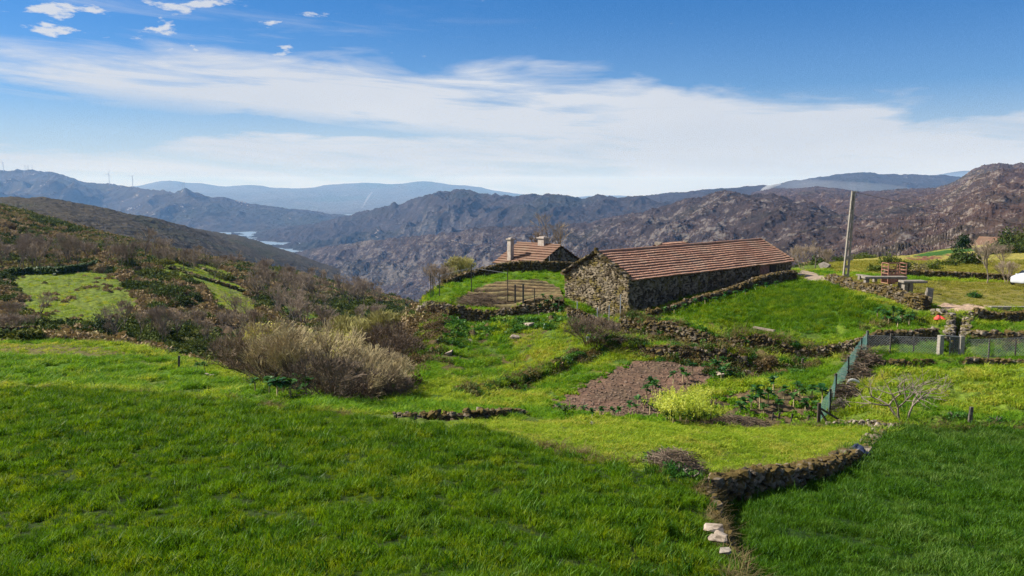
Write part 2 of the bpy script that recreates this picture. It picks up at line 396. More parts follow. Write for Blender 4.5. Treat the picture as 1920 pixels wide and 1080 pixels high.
def hillmat(name, rock=0.5, sc=1.0, heath=((0.085, 0.060, 0.055), (0.135, 0.100, 0.085)), green=(0.06, 0.075, 0.035), rockc=(0.30, 0.285, 0.275), shore=True):
    """heather slopes with granite outcrops; sc sets the size of the outcrops"""
    def f(q, bs, out):
        t = q.add('ShaderNodeNewGeometry'); pos = t.outputs['Position']
        sx = q.add('ShaderNodeSeparateXYZ', i_0=pos)
        wp = q.add('ShaderNodeMapping'); q.put(wp.inputs['Vector'], pos); wp.inputs['Scale'].default_value = (1, 1, 1.8)
        wv = wp.outputs[0]
        big = q.noise(wv, 0.0020 / sc, 5, 0.55, 0.4); mid = q.noise(wv, 0.011 / sc, 6, 0.62, 0.6)
        fine = q.noise(wv, 0.055 / sc, 6, 0.68, 0.3)
        c = q.mix(q.ss(mid, 0.36, 0.66), (*heath[0], 1), (*heath[1], 1))
        c = q.mix(q.m('MULTIPLY', q.ss(big, 0.50, 0.66), 0.7), c, (*green, 1))
        c = q.mix(q.m('MULTIPLY', q.ss(fine, 0.42, 0.60), 0.28), c, (0.045, 0.036, 0.034, 1))
        slope = q.add('ShaderNodeSeparateXYZ', i_0=t.outputs['Normal'])
        rk = q.m('ADD', q.m('MULTIPLY', mid, 0.55), q.m('MULTIPLY', fine, 0.55))
        rk = q.m('ADD', rk, q.m('MULTIPLY', q.m('SUBTRACT', 0.92, slope.outputs[2]), 0.35))
        def vor(size, seed):
            vo = q.add('ShaderNodeTexVoronoi'); dm = q.add('ShaderNodeVectorMath', operation='ADD'); q.put(dm.inputs[0], wv); dn = q.add('ShaderNodeVectorMath', operation='SCALE'); dn.inputs['Scale'].default_value = size * 1.6
            nz = q.noise(wv, 0.6 / size, 3, 0.6, out=1); q.put(dn.inputs[0], nz); q.put(dm.inputs[1], dn); q.put(vo.inputs['Vector'], dm); vo.inputs['Scale'].default_value = 1 / size; return vo.outputs['Distance']
        v1 = vor(26 * sc, 1); v2 = vor(9 * sc, 2)
        bl1 = q.ss(v1, 0.60, 0.15); bl2 = q.ss(v2, 0.60, 0.15)
        lumpm = q.ss(q.m('ADD', mid, q.m('MULTIPLY', big, 0.5)), 0.62 - 0.12 * rock, 0.86 - 0.12 * rock)
        rk = q.m('ADD', rk, q.m('MULTIPLY', q.m('MULTIPLY', q.m('ADD', bl1, bl2), lumpm), 0.10))
        rf = q.m('MULTIPLY', q.ss(rk, 0.72 - 0.10 * rock, 0.83 - 0.10 * rock), 0.85)
        rocks = q.mix(q.noise(wv, 0.2 / sc, 4, 0.7), (rockc[0] * 0.7, rockc[1] * 0.7, rockc[2] * 0.7, 1), (rockc[0] * 1.35, rockc[1] * 1.35, rockc[2] * 1.35, 1))
        c = q.mix(rf, c, rocks)
        if shore: c = q.mix(q.ss(q.m('ADD', sx.outputs[2], q.m('MULTIPLY', mid, 14.0)), -398, -404), c, (0.42, 0.34, 0.28, 1))
        q.put(bs.inputs['Base Color'], c)
        bp = q.add('ShaderNodeBump'); bp.inputs['Distance'].default_value = 9.0 * sc; bp.inputs['Strength'].default_value = 0.8
        q.put(bp.inputs['Height'], q.m('ADD', q.m('ADD', mid, q.m('MULTIPLY', fine, 0.45)), q.m('MULTIPLY', q.m('ADD', q.m('MULTIPLY', bl1, 0.50), q.m('MULTIPLY', bl2, 0.13)), q.m('ADD', 0.10, lumpm)))); q.put(bs.inputs['Normal'], bp)
    return mat(name, f, 0.95, 0.08)

# ------------------------------------------------------------------ near terrain: measured heights, smooth between them
# per bearing: (forward distance, row of the photograph the ground shows at); falls behind a crest are guessed
CTRL = {
 -500: [(8,1400),(15,1080),(24,880),(40,728),(56,672),(70,640),(105,655),(150,600),(230,500),(330,420),(450,370),(620,390),(1000,520)],
 -150: [(8,1350),(15,1080),(24,880),(40,729),(56,668),(68,640),(100,655),(135,600),(175,550),(240,480),(330,415),(440,372),(600,395),(1000,500)],
    0: [(6,1400),(15,1085),(23,895),(40,731),(48,695),(56,666),(67,640),(95,658),(125,606),(150,575),(200,512),(215,508),(260,470),(340,415),(430,388),(600,410),(1000,500)],
  120: [(15,1085),(23,895),(40,733),(56,668),(66,640),(95,662),(125,618),(160,562),(200,512),(215,506),(260,478),(340,440),(420,420),(600,445),(1000,520)],
  250: [(15,1085),(23,895),(40,739),(52,694),(62,652),(82,670),(105,650),(140,598),(190,528),(225,500),(280,470),(350,457),(600,480),(1000,540)],
  340: [(15,1085),(23,895),(40,744),(50,702),(58,676),(78,700),(105,665),(150,590),(220,516),(262,494),(330,480),(380,477),(600,500),(1000,550)],
  430: [(15,1085),(23,895),(39.5,751),(46,722),(54,700),(75,722),(105,680),(150,610),(220,545),(300,508),(370,496),(430,494),(650,520),(1000,560)],
  520: [(14.5,1090),(23,895),(38,762),(42,740),(50,730),(75,748),(105,695),(150,632),(230,568),(330,522),(430,508),(650,532),(1000,570)],
  620: [(14.5,1090),(23,895),(35,778),(39,760),(46,748),(70,755),(105,705),(150,650),(230,592),(350,545),(450,533),(650,552),(1000,580)],
  720: [(14.5,1090),(23,895),(33,790),(38,772),(46,750),(58,728),(80,730),(110,712),(150,670),(230,612),(350,565),(480,552),(650,566),(1000,600)],
  790: [(33,795),(42,758),(52,700),(60,652),(66,612),(74,580),(82,572),(100,620),(150,680),(300,600),(500,570),(1000,610)],
  850: [(14.5,1090),(23,895),(32,800),(44,752),(52,702),(62,640),(69,600),(72,594),(76,560),(84,533),(88,535),(105,590),(160,680),(350,640),(1000,640)],
  950: [(32,806),(40,775),(48,742),(56,692),(64,630),(69,594),(71,590),(76,556),(84,528),(91,510),(100,520),(130,590),(250,680),(1000,670)],
 1050: [(15,1085),(22,925),(27,860),(36,795),(41,775),(49,728),(56,676),(63,618),(68,590),(76,552),(84,528),(92,512),(102,515),(130,570),(250,680),(1000,680)],
 1150: [(15.5,1085),(21,945),(25,888),(30,835),(38,787),(44,762),(50,716),(57,662),(62,628),(67,600),(76,560),(92,520),(110,520),(150,590),(300,680),(1000,680)],
 1250: [(16,1085),(20.5,965),(24.3,905),(30,838),(40,790),(45,762),(50,718),(55,676),(58,656),(61,636),(64,604),(72,566),(84,528),(110,520),(150,590),(1000,680)],
 1350: [(16.5,1085),(21,1000),(26.8,890),(33,832),(41,792),(46,752),(50,716),(54,686),(57,662),(59.5,640),(61,612),(70,570),(84,525),(110,518),(150,580),(1000,680)],
 1430: [(18.5,1085),(22,1005),(26,938),(28.3,885),(34,830),(41.5,795),(46,750),(50,714),(54,682),(56,655),(58,632),(66,585),(78,535),(88,513),(120,520),(1000,680)],
 1500: [(19,1080),(26.5,930),(29,880),(35,828),(42,795),(46,755),(50,712),(54,676),(57,648),(60,612),(70,560),(80,530),(90,510),(120,500),(180,510),(500,640),(1000,680)],
 1580: [(19,1080),(27,925),(31,858),(36,826),(42,795),(46,752),(50,706),(54,672),(57,642),(60,610),(68,560),(78,522),(88,512),(110,500),(150,492),(210,520),(1000,680)],
 1660: [(19,1080),(28,915),(36,832),(40,798),(45,738),(49.5,697),(52,678),(55,650),(58,625),(62,590),(64,568),(68,545),(78,529),(88,516),(120,494),(160,481),(230,500),(1000,660)],
 1740: [(19,1080),(28,915),(36,832),(39.5,800),(45,740),(49.5,694),(52,676),(55,648),(58,618),(60,594),(62,572),(68,549),(78,531),(90,519),(120,496),(160,480),(220,471),(330,500),(1000,640)],
 1800: [(19,1080),(28,918),(36,835),(39.5,801),(45,738),(49.5,690),(52,674),(55,650),(57,618),(59,595),(60.5,581),(62,575),(65,565),(70,551),(82,531),(90,521),(120,496),(160,478),(220,463),(330,490),(1000,620)],
 1870: [(19,1080),(28,920),(36,836),(39.5,802),(45,736),(49.5,690),(52,678),(55,642),(58,618),(60,606),(61.3,582),(62.5,575),(70,553),(82,535),(90,524),(120,497),(160,472),(220,454),(330,480),(1000,600)],
 1930: [(19,1080),(28,920),(36,836),(39.5,802),(45,734),(49.5,689),(52,680),(55,642),(58,618),(60,604),(63,572),(70,556),(82,538),(90,526),(120,496),(160,466),(220,446),(330,470),(1000,600)],
 2100: [(16,1200),(28,920),(39.5,802),(49.5,690),(55,642),(60,604),(63,572),(82,538),(90,526),(120,490),(220,440),(330,460),(1000,600)],
 2450: [(14,1200),(28,920),(39.5,802),(49.5,690),(60,604),(63,572),(82,538),(90,526),(120,490),(220,430),(330,450),(1000,600)],
}
# steps: a retaining edge in plan; the ground is higher on the left of the direction of travel
def stp(pts, h, L, w=0.18):
    """pts (px, Y)"""
    A = np.array([[tanaz(px) * Y, Y] for px, Y in pts]); return [A, np.array(h, float), L, w]
STEPS = {
 'low':   stp([(1480,12.5),(1425,16),(1390,19),(1360,22),(1325,25),(1400,26.4),(1480,27.8),(1560,29.8),(1610,32),(1640,35.5),(1668,40)], [.3,.35,.5,.75,1.0,.95,.8,.65,.5,.3,.1], 5),
 'field': stp([(1165,66),(1230,62.5),(1300,60),(1400,57.5),(1480,56.3),(1560,56),(1620,56),(1740,56)], [1.0,1.3,1.4,1.4,1.2,.9,.8,.5], 7),
 'bank':  stp([(1195,57),(1280,55.3),(1360,54.4),(1440,53.8),(1490,53.5)], [.8,1.2,1.2,1.0,.5], 4),
 'hill':  stp([(795,72),(850,70.5),(920,70.5),(1000,70),(1055,69)], [.9,1.4,1.4,1.2,.6], 6),
 'right': stp([(1615,51),(1700,51),(1800,51),(1950,51.3),(2200,52)], [.5,.5,.55,.6,.6], 5),
 'yard':  stp([(1832,60.2),(1860,60.5),(1950,60.8),(2200,61.5)], [.3,.8,1.0,1.0], 6),
 'ditch': stp([(870,46.5),(950,50),(1040,54),(1110,57),(1190,60)], [.1,.45,.6,.6,.45], 3),
}
LANE = np.array([[tanaz(1800) * 59.2, 59.2], [tanaz(1796) * 54.0, 54.0]])
def lane_cut(x, y):
    a_, d_ = LANE[0], LANE[1] - LANE[0]; t_ = np.clip(((x - a_[0]) * d_[0] + (y - a_[1]) * d_[1]) / (d_ @ d_), 0, 1)
    return -1.4 * np.exp(-(np.hypot(x - a_[0] - t_ * d_[0], y - a_[1] - t_ * d_[1]) / .55) ** 6)
def step_add(x, y):
    tot = np.zeros_like(x)
    for A, h, L, w in STEPS.values():
        lo = A.min(0) - L * 3; hi = A.max(0) + L * 3
        idx = np.where((x > lo[0]) & (x < hi[0]) & (y > lo[1]) & (y < hi[1]))[0]
        if not len(idx): continue
        xx = x[idx]; yy = y[idx]
        best = np.full(len(xx), 1e9); sg = np.zeros(len(xx)); hh = np.zeros(len(xx)); endf = np.ones(len(xx))
        for i in range(len(A) - 1):
            a = A[i]; d = A[i + 1] - a; l2 = d @ d
            t = ((xx - a[0]) * d[0] + (yy - a[1]) * d[1]) / l2; tcl = np.clip(t, 0, 1)
            ddx = xx - a[0] - tcl * d[0]; ddy = yy - a[1] - tcl * d[1]
            dd = np.hypot(ddx, ddy); cr = d[0] * (yy - a[1]) - d[1] * (xx - a[0])
            take = dd < best - 1e-6
            same = (np.abs(dd - best) <= 1e-6) & (np.abs(cr) / math.sqrt(l2) > np.abs(sg))
            tk = take | same
            over = np.zeros(len(xx))
            if i == 0: over = np.where(t < 0, -t * math.sqrt(l2), 0)
            if i == len(A) - 2: over = np.where(t > 1, (t - 1) * math.sqrt(l2), over)
            best = np.where(tk, dd, best); sg = np.where(tk, cr / math.sqrt(l2), sg)
            hh = np.where(tk, h[i] + (h[i + 1] - h[i]) * tcl, hh); endf = np.where(tk, np.exp(-(over / 1.2) ** 2), endf)
        sd = np.where(sg > 0, best, -best)
        up = np.clip((sd + w) / (2 * w), 0, 1); up = up * up * (3 - 2 * up)
        tot[idx] += hh * endf * up * np.exp(-np.maximum(sd, 0) / L)
    return tot
_cu, _cw, _cz, _cx, _cy = [], [], [], [], []
for px, lst in CTRL.items():
    for Y, py in lst:
        X = tanaz(px) * Y
        _cx.append(X); _cy.append(Y); _cz.append(float(tanel(py)) * Y)
_cx = np.array(_cx); _cy = np.array(_cy); _cz = np.array(_cz) - step_add(_cx, _cy)
KU = 2.4
def _uw(x, y): return x / y * KU, np.log(y)
_cu, _cw = _uw(_cx, _cy)
def _tk(r2): return 0.5 * r2 * np.log(r2 + 1e-12)
_n = len(_cu)
_K = _tk((_cu[:, None] - _cu) ** 2 + (_cw[:, None] - _cw) ** 2) + np.eye(_n) * 2e-4
_Pm = np.stack([np.ones(_n), _cu, _cw], 1)
_A = np.block([[_K, _Pm], [_Pm.T, np.zeros((3, 3))]])
_sol = np.linalg.solve(_A, np.concatenate([_cz / _cy, np.zeros(3)]))
def H(x, y):
    """ground height"""
    x = np.atleast_1d(np.asarray(x, float)); y = np.atleast_1d(np.asarray(y, float))
    out = np.empty(x.shape); xf = x.ravel(); yf = np.maximum(y.ravel(), 4.0); of = np.empty(xf.shape)
    for i in range(0, len(xf), 40000):
        a = xf[i:i + 40000]; c = yf[i:i + 40000]; uu, ww = _uw(a, c)
        k = _tk((uu[:, None] - _cu) ** 2 + (ww[:, None] - _cw) ** 2) @ _sol[:_n]
        of[i:i + 40000] = (k + _sol[_n] + _sol[_n + 1] * uu + _sol[_n + 2] * ww) * c
    of += step_add(xf, yf) + lane_cut(xf, yf)
    return of.reshape(x.shape)
def h1(x, y): return float(H(x, y)[0])
_Yr = np.exp(np.linspace(math.log(9), math.log(700), 700))
def hit(px, py, y0=0.0, y1=1e9):
    """where the sight line through a pixel meets the ground: plan position and height"""
    tx = float(tanaz(px, py)); tz = float(tanel(py))
    Yr = _Yr[(_Yr >= y0) & (_Yr <= y1)]
    d = tz * Yr - H(tx * Yr, Yr)
    k = np.where(d <= 0)[0]
    if not len(k): k = [int(np.argmin(np.abs(d / Yr)))]
    k = k[0]
    if k == 0: Y = Yr[0]
    else:
        a, c = Yr[k - 1], Yr[k]
        fine = np.linspace(a, c, 40); dd = tz * fine - H(tx * fine, fine); kk = np.where(dd <= 0)[0]
        Y = fine[kk[0]] if len(kk) else c
    return np.array([tx * Y, Y, h1(tx * Y, Y)])
def pip(x, y, poly):
    """points in polygon, poly (n,2)"""
    ins = np.zeros(x.shape, bool); n = len(poly)
    lo = poly.min(0); hi = poly.max(0)
    m_ = (x >= lo[0]) & (x <= hi[0]) & (y >= lo[1]) & (y <= hi[1]); xs = x[m_]; ys = y[m_]; r = np.zeros(xs.shape, bool)
    for i in range(n):
        x1, y1 = poly[i]; x2, y2 = poly[(i + 1) % n]
        c = (y1 > ys) != (y2 > ys)
        if y1 != y2: r ^= c & (xs < (x2 - x1) * (ys - y1) / (y2 - y1) + x1)
    ins[m_] = r
    return ins
def poly_px(pts, y0=0, y1=1e9): return np.array([hit(px, py, y0, y1)[:2] for px, py in pts])
def poly_Y(pts): return np.array([[tanaz(px) * Y, Y] for px, Y in pts])

# areas of ground cover, in plan
AREA = {}
AREA['rye_left'] = poly_Y([(-600,5),(-600,40),(0,40),(200,40),(350,40),(430,39.3),(520,37.5),(620,35.5),(720,33.2),(800,32.5),(870,31.5),(960,30),(1080,27.6),(1180,25.9),(1270,24.8),(1325,24.6),(1358,21.8),(1388,18.8),(1420,16),(1470,12.5),(1700,5)])
AREA['rye_right'] = poly_Y([(1900,5),(1500,12.5),(1440,16),(1405,19),(1370,22.3),(1345,24.6),(1400,25.9),(1480,27.3),(1560,29.3),(1620,31.8),(1655,35.5),(1680,38.6),(1750,39),(1850,39),(2500,39),(2500,10)])
AREA['meadow'] = poly_Y([(850,33),(960,30.6),(1080,28),(1180,26.3),(1270,25.3),(1330,25.6),(1400,27),(1480,28.3),(1560,30.3),(1605,32.4),(1632,36),(1655,40),(1560,41.3),(1440,41),(1300,40),(1150,38.5),(1000,36.5),(880,35)])
AREA['strip_bright'] = poly_px([(-200,672),(0,672),(150,676),(250,684),(380,698),(440,712),(380,716),(250,712),(100,703),(0,706),(-200,706)])
AREA['strip_mid'] = poly_px([(430,745),(520,745),(640,748),(760,752),(860,762),(930,772),(860,775),(760,778),(640,772),(520,762),(450,756)])
AREA['brown_patch'] = poly_px([(-200,645),(0,646),(130,644),(220,658),(300,672),(180,670),(0,668),(-200,668)], 40)
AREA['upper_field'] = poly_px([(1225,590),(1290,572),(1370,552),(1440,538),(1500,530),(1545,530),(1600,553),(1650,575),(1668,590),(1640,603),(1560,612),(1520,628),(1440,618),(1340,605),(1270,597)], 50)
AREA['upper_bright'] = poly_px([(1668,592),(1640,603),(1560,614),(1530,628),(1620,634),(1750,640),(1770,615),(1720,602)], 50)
AREA['garden_right'] = poly_px([(1822,612),(1870,608),(1960,604),(2200,604),(2200,640),(1960,640),(1850,640),(1820,632)], 50)
AREA['terrace_right'] = poly_px([(1615,700),(1680,692),(1800,690),(1960,692),(2300,692),(2300,790),(1960,796),(1700,796),(1600,780),(1590,740)], 35)
AREA['plough'] = poly_px([(1012,768),(1070,728),(1140,697),(1192,676),(1245,666),(1330,672),(1385,684),(1350,712),(1300,742),(1262,770),(1235,785),(1150,785),(1060,775)], 38)
AREA['rows'] = poly_px([(865,560),(905,541),(960,529),(1010,528),(1050,545),(1056,575),(985,584),(900,576)], 60)
AREA['garden_soil'] = poly_px([(1370,735),(1440,728),(1530,740),(1545,790),(1440,800),(1330,798),(1250,795),(1262,775),(1310,748)], 36)
AREA['hill_grass'] = poly_px([(800,560),(860,528),(930,508),(1000,505),(1060,512),(1060,545),(1010,524),(950,528),(900,540),(860,560),(800,580)], 60)
AREA['yard'] = poly_px([(1560,525),(1620,535),(1700,556),(1750,570),(1860,580),(2200,585),(2200,522),(1900,530),(1700,527),(1590,520)], 55)
AREA['dirt_path'] = poly_px([(1755,574),(1790,570),(1862,573),(1850,579),(1822,586),(1790,586)], 55)
AREA['track'] = poly_px([(1488,508),(1512,505),(1530,513),(1550,520),(1560,524),(1530,528),(1500,520)], 60)
AREA['far_field'] = poly_px([(1545,500),(1600,486),(1660,479),(1720,474),(1800,462),(1960,445),(2200,440),(2200,520),(1900,522),(1700,518),(1560,512)], 84)
AREA['far_strip'] = poly_px([(1700,483),(1720,476),(1780,468),(1835,464),(1840,470),(1790,474),(1730,482)], 90)
AREA['red_bank'] = poly_px([(1690,488),(1730,482),(1790,476),(1765,482),(1720,489)], 90)
AREA['slope_green'] = poly_px([(20,516),(80,508),(180,507),(215,520),(255,560),(275,585),(230,600),(130,612),(60,600),(40,560)], 95)
AREA['slope_low'] = poly_px([(0,598),(130,612),(230,604),(280,590),(300,640),(200,640),(100,630),(0,615)], 95)
AREA['s1'] = poly_px([(283,489),(320,491),(380,510),(450,538),(478,553),(440,556),(370,533),(315,515),(285,500)], 120)
AREA['s2'] = poly_px([(335,492),(385,496),(440,515),(462,530),(425,522),(370,508)], 120)
AREA['s3'] = poly_px([(370,526),(440,552),(480,562),(485,600),(440,595),(395,568)], 120)
AREA['s4'] = poly_px([(520,570),(560,575),(610,600),(580,608),(530,590)], 120)
AREA['bank_ivy'] = poly_px([(690,600),(740,570),(790,585),(850,598),(950,600),(1090,600),(1165,606),(1100,622),(980,618),(900,632),(850,650),(800,690),(770,730),(730,720),(700,680)], 45)

ax0, ax1 = float(tanaz(-420)), float(tanaz(2340))
na, nr = 1050, 1130
tx = np.linspace(ax0, ax1, na); Yg = 6.0 * np.exp(np.linspace(0, math.log(150), nr))
Xg = tx[None, :] * Yg[:, None]; YY = np.broadcast_to(Yg[:, None], Xg.shape)
gx, gy = Xg.ravel(), YY.ravel().copy()
gz = H(gx, gy)
# cover colour and unevenness
wx = gx + 0.8 * fbm(gx * 0.7, gy * 0.7, 4, 40, .6); wy = gy + 0.8 * fbm(gx * 0.7 + 50, gy * 0.7, 4, 44, .6)
farw = np.clip((gy - 90) / 60, 0, 1) * 3.5
wx = wx + farw * fbm(gx * 0.08, gy * 0.08, 3, 50); wy = wy + farw * fbm(gx * 0.08 + 9, gy * 0.08, 3, 53)
def leftslope(x, y):
    p = x / y * F + 960
    return (((p < 800) & (y > 92)) | ((p < 1540) & (y > 130)) | (y > 260) | ((p < 450) & (y > 66 + 0*p)) | ((p < 790) & (y > 62) & (p > 420)))
col = np.tile(np.array([0.105, 0.165, 0.024]), (len(gx), 1)); rough = np.full(len(gx), 0.085); wl_ = np.full(len(gx), 0.9)
def put(mask, c, r=None, w=None):
    col[mask] = c
    if r is not None: rough[mask] = r
    if w is not None: wl_[mask] = w
hm = leftslope(wx, wy); put(hm, (0.12, 0.088, 0.05), 0.5, 4.0)
g2 = fbm(gx * 0.03, gy * 0.03, 4, 61); put(hm & (g2 > 0.16), (0.075, 0.085, 0.028)); put(hm & (g2 < -0.22), (0.13, 0.095, 0.062))
CV = {'rye_left': ((0.032, 0.060, 0.009), .05, 1.2), 'rye_right': ((0.018, 0.045, 0.009), .05, 1.2), 'meadow': ((0.135, 0.185, 0.028), .055, 0.8),
      'strip_bright': ((0.085, 0.19, 0.012), .05, 1), 'strip_mid': ((0.07, 0.16, 0.02), .05, 1), 'brown_patch': ((0.135, 0.130, 0.045), .08, .8),
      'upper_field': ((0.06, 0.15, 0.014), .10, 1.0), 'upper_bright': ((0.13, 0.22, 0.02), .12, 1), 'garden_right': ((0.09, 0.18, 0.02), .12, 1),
      'terrace_right': ((0.115, 0.19, 0.022), .15, 0.9), 'hill_grass': ((0.10, 0.19, 0.02), .12, 1), 'yard': ((0.21, 0.20, 0.05), .03, 1.5),
      'far_field': ((0.30, 0.29, 0.07), .15, 4), 'far_strip': ((0.045, 0.13, 0.02), .05, 4), 'red_bank': ((0.20, 0.10, 0.065), .3, 3),
      'slope_green': ((0.13, 0.19, 0.025), .35, 3), 'slope_low': ((0.17, 0.155, 0.05), .4, 3), 's1': ((0.17, 0.25, 0.03), .1, 3), 's2': ((0.20, 0.27, 0.04), .1, 3),
      's3': ((0.20, 0.24, 0.045), .15, 3), 's4': ((0.08, 0.15, 0.02), .15, 3), 'bank_ivy': ((0.085, 0.070, 0.032), .35, 1.2),
      'garden_soil': ((0.14, 0.11, 0.06), .08, .6), 'plough': ((0.158, 0.108, 0.075), .045, .30), 'rows': ((0.15, 0.12, 0.06), .05, .5),
      'dirt_path': ((0.42, 0.33, 0.24), .015, 1), 'track': ((0.34, 0.29, 0.22), .02, 1)}
ins = {}
for k, (c, r, w) in CV.items():
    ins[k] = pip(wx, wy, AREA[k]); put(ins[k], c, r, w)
# tufty patches of weeds and bare earth on the slope under the terrace
gs = (gy > 42) & (gy < 70) & ~np.any([ins[k] for k in ins], axis=0) & (gx / gy * F + 960 > 760) & (gx / gy * F + 960 < 1560)
w1 = fbm(gx * 0.35, gy * 0.35, 4, 70); put(gs & (w1 > 0.12), (0.125, 0.11, 0.045)); put(gs & (w1 < -0.15), (0.07, 0.14, 0.02))
lump = np.abs(fbm(gx / np.maximum(wl_, .3), gy / np.maximum(wl_, .3), 4, 80)) * 1.2
near = np.clip((gy - 5) / 20, 0.2, 1)
gz2 = gz + (lump - 0.30) * rough * 2.0 * near
# ridges of the potato rows run away to the right
rm = ins['rows']; ph = (gx * 0.35 - gy * 0.94) / 0.62
gz2[rm] -= 0.10
quad = (np.arange(nr - 1)[:, None] * na + np.arange(na - 1)[None, :]).ravel()
Q = np.stack([quad, quad + 1, quad + na + 1, quad + na], 1)
reg = np.zeros(len(gx), np.int8); reg[ins['plough']] = 1; reg[ins['dirt_path']] = 2; reg[ins['track']] = 3
fr = reg[Q[:, 0]]
GV = np.stack([gx, gy, gz2], 1)
def sub_ground(name, code, **kw):
    q = Q[fr == code]; used, inv = np.unique(q, return_inverse=True)
    obj_np(name, GV[used], inv.reshape(q.shape), M['ground'], smooth=True, colors=col[used], kind='structure', **kw)
sub_ground('ground', 0); sub_ground('ploughed_soil', 1); sub_ground('dirt_path', 2); sub_ground('farm_track', 3)

pa = AREA['rows']; lo_, hi_ = pa.min(0), pa.max(0); fx_ = np.arange(lo_[0], hi_[0], .13); fy_ = np.arange(lo_[1], hi_[1], .13); FX, FY = np.meshgrid(fx_, fy_)
FZ = H(FX, FY) + .02; dph = (FX * .30 + FY * .95) / 1.5; FZ = FZ + .30 * np.abs(np.sin(dph * math.pi + .6 * fbm(FX * .3, FY * .3, 2, 301))) + .05 * fbm(FX * 2, FY * 2, 3, 300)
n2_ = len(fx_); q_ = (np.arange(len(fy_) - 1)[:, None] * n2_ + np.arange(n2_ - 1)[None]).ravel(); ok = pip((FX + .2 * fbm(FX, FY, 2, 41)).ravel(), FY.ravel(), pa)[q_]; q_ = q_[ok]
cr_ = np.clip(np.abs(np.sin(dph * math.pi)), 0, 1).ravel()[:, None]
obj_np('planted_rows', np.stack([FX, FY, FZ], 2).reshape(-1, 3), np.stack([q_, q_ + 1, q_ + n2_ + 1, q_ + n2_], 1), M['ground'], smooth=True, colors=np.array([.050, .036, .022]) * np.ones_like(cr_) + cr_ ** 3 * np.array([.17, .15, .07]), kind='structure')  # furrow shade put into the colour: troughs dark, crests in paler crop and soil
# ------------------------------------------------------------------ hills: each a real slope from foot to crest and over the back
def interp(pts, x, j=1):
    p = np.array(pts, float); return np.interp(x, p[:, 0], p[:, j])
HILL = {}
def hill(name, crest, Yc, base, nx, nt, relief, rock, mat_, seed, wave=1.0, shape=1.0, minz=-424, back=0.5, rockwave=60.0, floor=None):
    x0, x1 = crest[0][0], crest[-1][0]; px = np.linspace(x0, x1, nx)
    cy = interp(crest, px); yc = interp(Yc, px); yb = interp(base, px, 1); pb = interp(base, px, 2)
    # soften the traced polyline
    k = np.ones(5) / 5; cy = np.convolve(np.pad(cy, 2, 'edge'), k, 'valid')
    zc = tanel(cy) * yc; zb = np.maximum(tanel(pb) * yb, minz); zc = np.maximum(zc, zb + 5)
    tf = np.linspace(-0.06, 1, nt) ; tb = 1 + np.linspace(0, back, max(6, nt // 8))[1:]
    t = np.concatenate([tf, tb])[:, None]
    Y = yb + (yc - yb) * t
    s = np.where(t <= 1, np.clip(t, -0.2, 1), 1)
    kw_ = max(3, int(nx * 0.045)); zsm = np.convolve(np.pad(zc, kw_, 'edge'), np.ones(2 * kw_ + 1) / (2 * kw_ + 1), 'valid'); zsm = np.maximum(zsm, zb + 5)
    bl = np.clip((t - 0.72) / 0.28, 0, 1); bl = bl * bl * (3 - 2 * bl); zc = zsm * (1 - bl) + zc * bl
    z = zb + (zc - zb) * np.sign(s) * np.abs(s) ** shape
    z = z - np.where(t > 1, (zc - zb) * (t - 1) * 1.3 + 6 * (t - 1), 0)
    Xw = tanaz(px)[None, :] * Y
    env = np.clip(np.sin(np.clip(t, 0, 1) * math.pi), 0, 1) ** 0.75
    span = (yc - yb).mean() * 0.55 * wave
    R = 1 - ridged(Xw / span + 3.1 * seed, Y / span, 7, seed * 13)
    z = z - relief * (zc - zb) * env * (R - 0.35)
    rk = fbm(Xw / rockwave, Y / rockwave, 5, seed * 7 + 2, 0.6); rk2 = np.clip(ridged(Xw / (rockwave * 2.2), Y / (rockwave * 2.2), 4, seed * 5 + 4) - 0.35, 0, 1)
    z = z + rock * (rk * 1.2 + rk2 * 1.4 - 0.35)
    if minz > -500: z = np.maximum(z, minz - 8)
    HILL[name] = (px, Y, z)
    n1, n2 = z.shape
    q = (np.arange(n1 - 1)[:, None] * n2 + np.arange(n2 - 1)[None, :]).ravel()
    obj_np(name, np.stack([Xw, np.broadcast_to(Y, Xw.shape), z], 2).reshape(-1, 3), np.stack([q, q + 1, q + n2 + 1, q + n2], 1), mat_, smooth=True, kind='structure')

M['hill_far'] = hillmat('hill_far', 0.0, 5.0, ((0.05, 0.046, 0.04), (0.085, 0.078, 0.065)), (0.035, 0.05, 0.025), shore=False)
M['hill_blue'] = hillmat('hill_blue', -0.1, 2.5, ((0.022, 0.018, 0.014), (0.038, 0.030, 0.022)), (0.015, 0.02, 0.010))
M['hill_mid'] = hillmat('hill_mid', 0.0, 1.3, ((0.018, 0.014, 0.013), (0.034, 0.025, 0.022)), (0.014, 0.017, 0.009), (0.085, 0.078, 0.072))
M['hill_rock'] = hillmat('hill_rock', 0.62, 0.8, ((0.022, 0.016, 0.015), (0.046, 0.031, 0.027)), (0.022, 0.020, 0.011), (0.105, 0.092, 0.083))
M['hill_right'] = hillmat('hill_right', 0.75, 0.45, ((0.034, 0.021, 0.018), (0.066, 0.041, 0.032)), (0.032, 0.028, 0.015), (0.145, 0.120, 0.100), shore=False)
M['hill_left'] = hillmat('hill_left', -0.1, 0.35, ((0.038, 0.032, 0.017), (0.060, 0.048, 0.027)), (0.030, 0.038, 0.014), (0.15, 0.135, 0.11), shore=False)

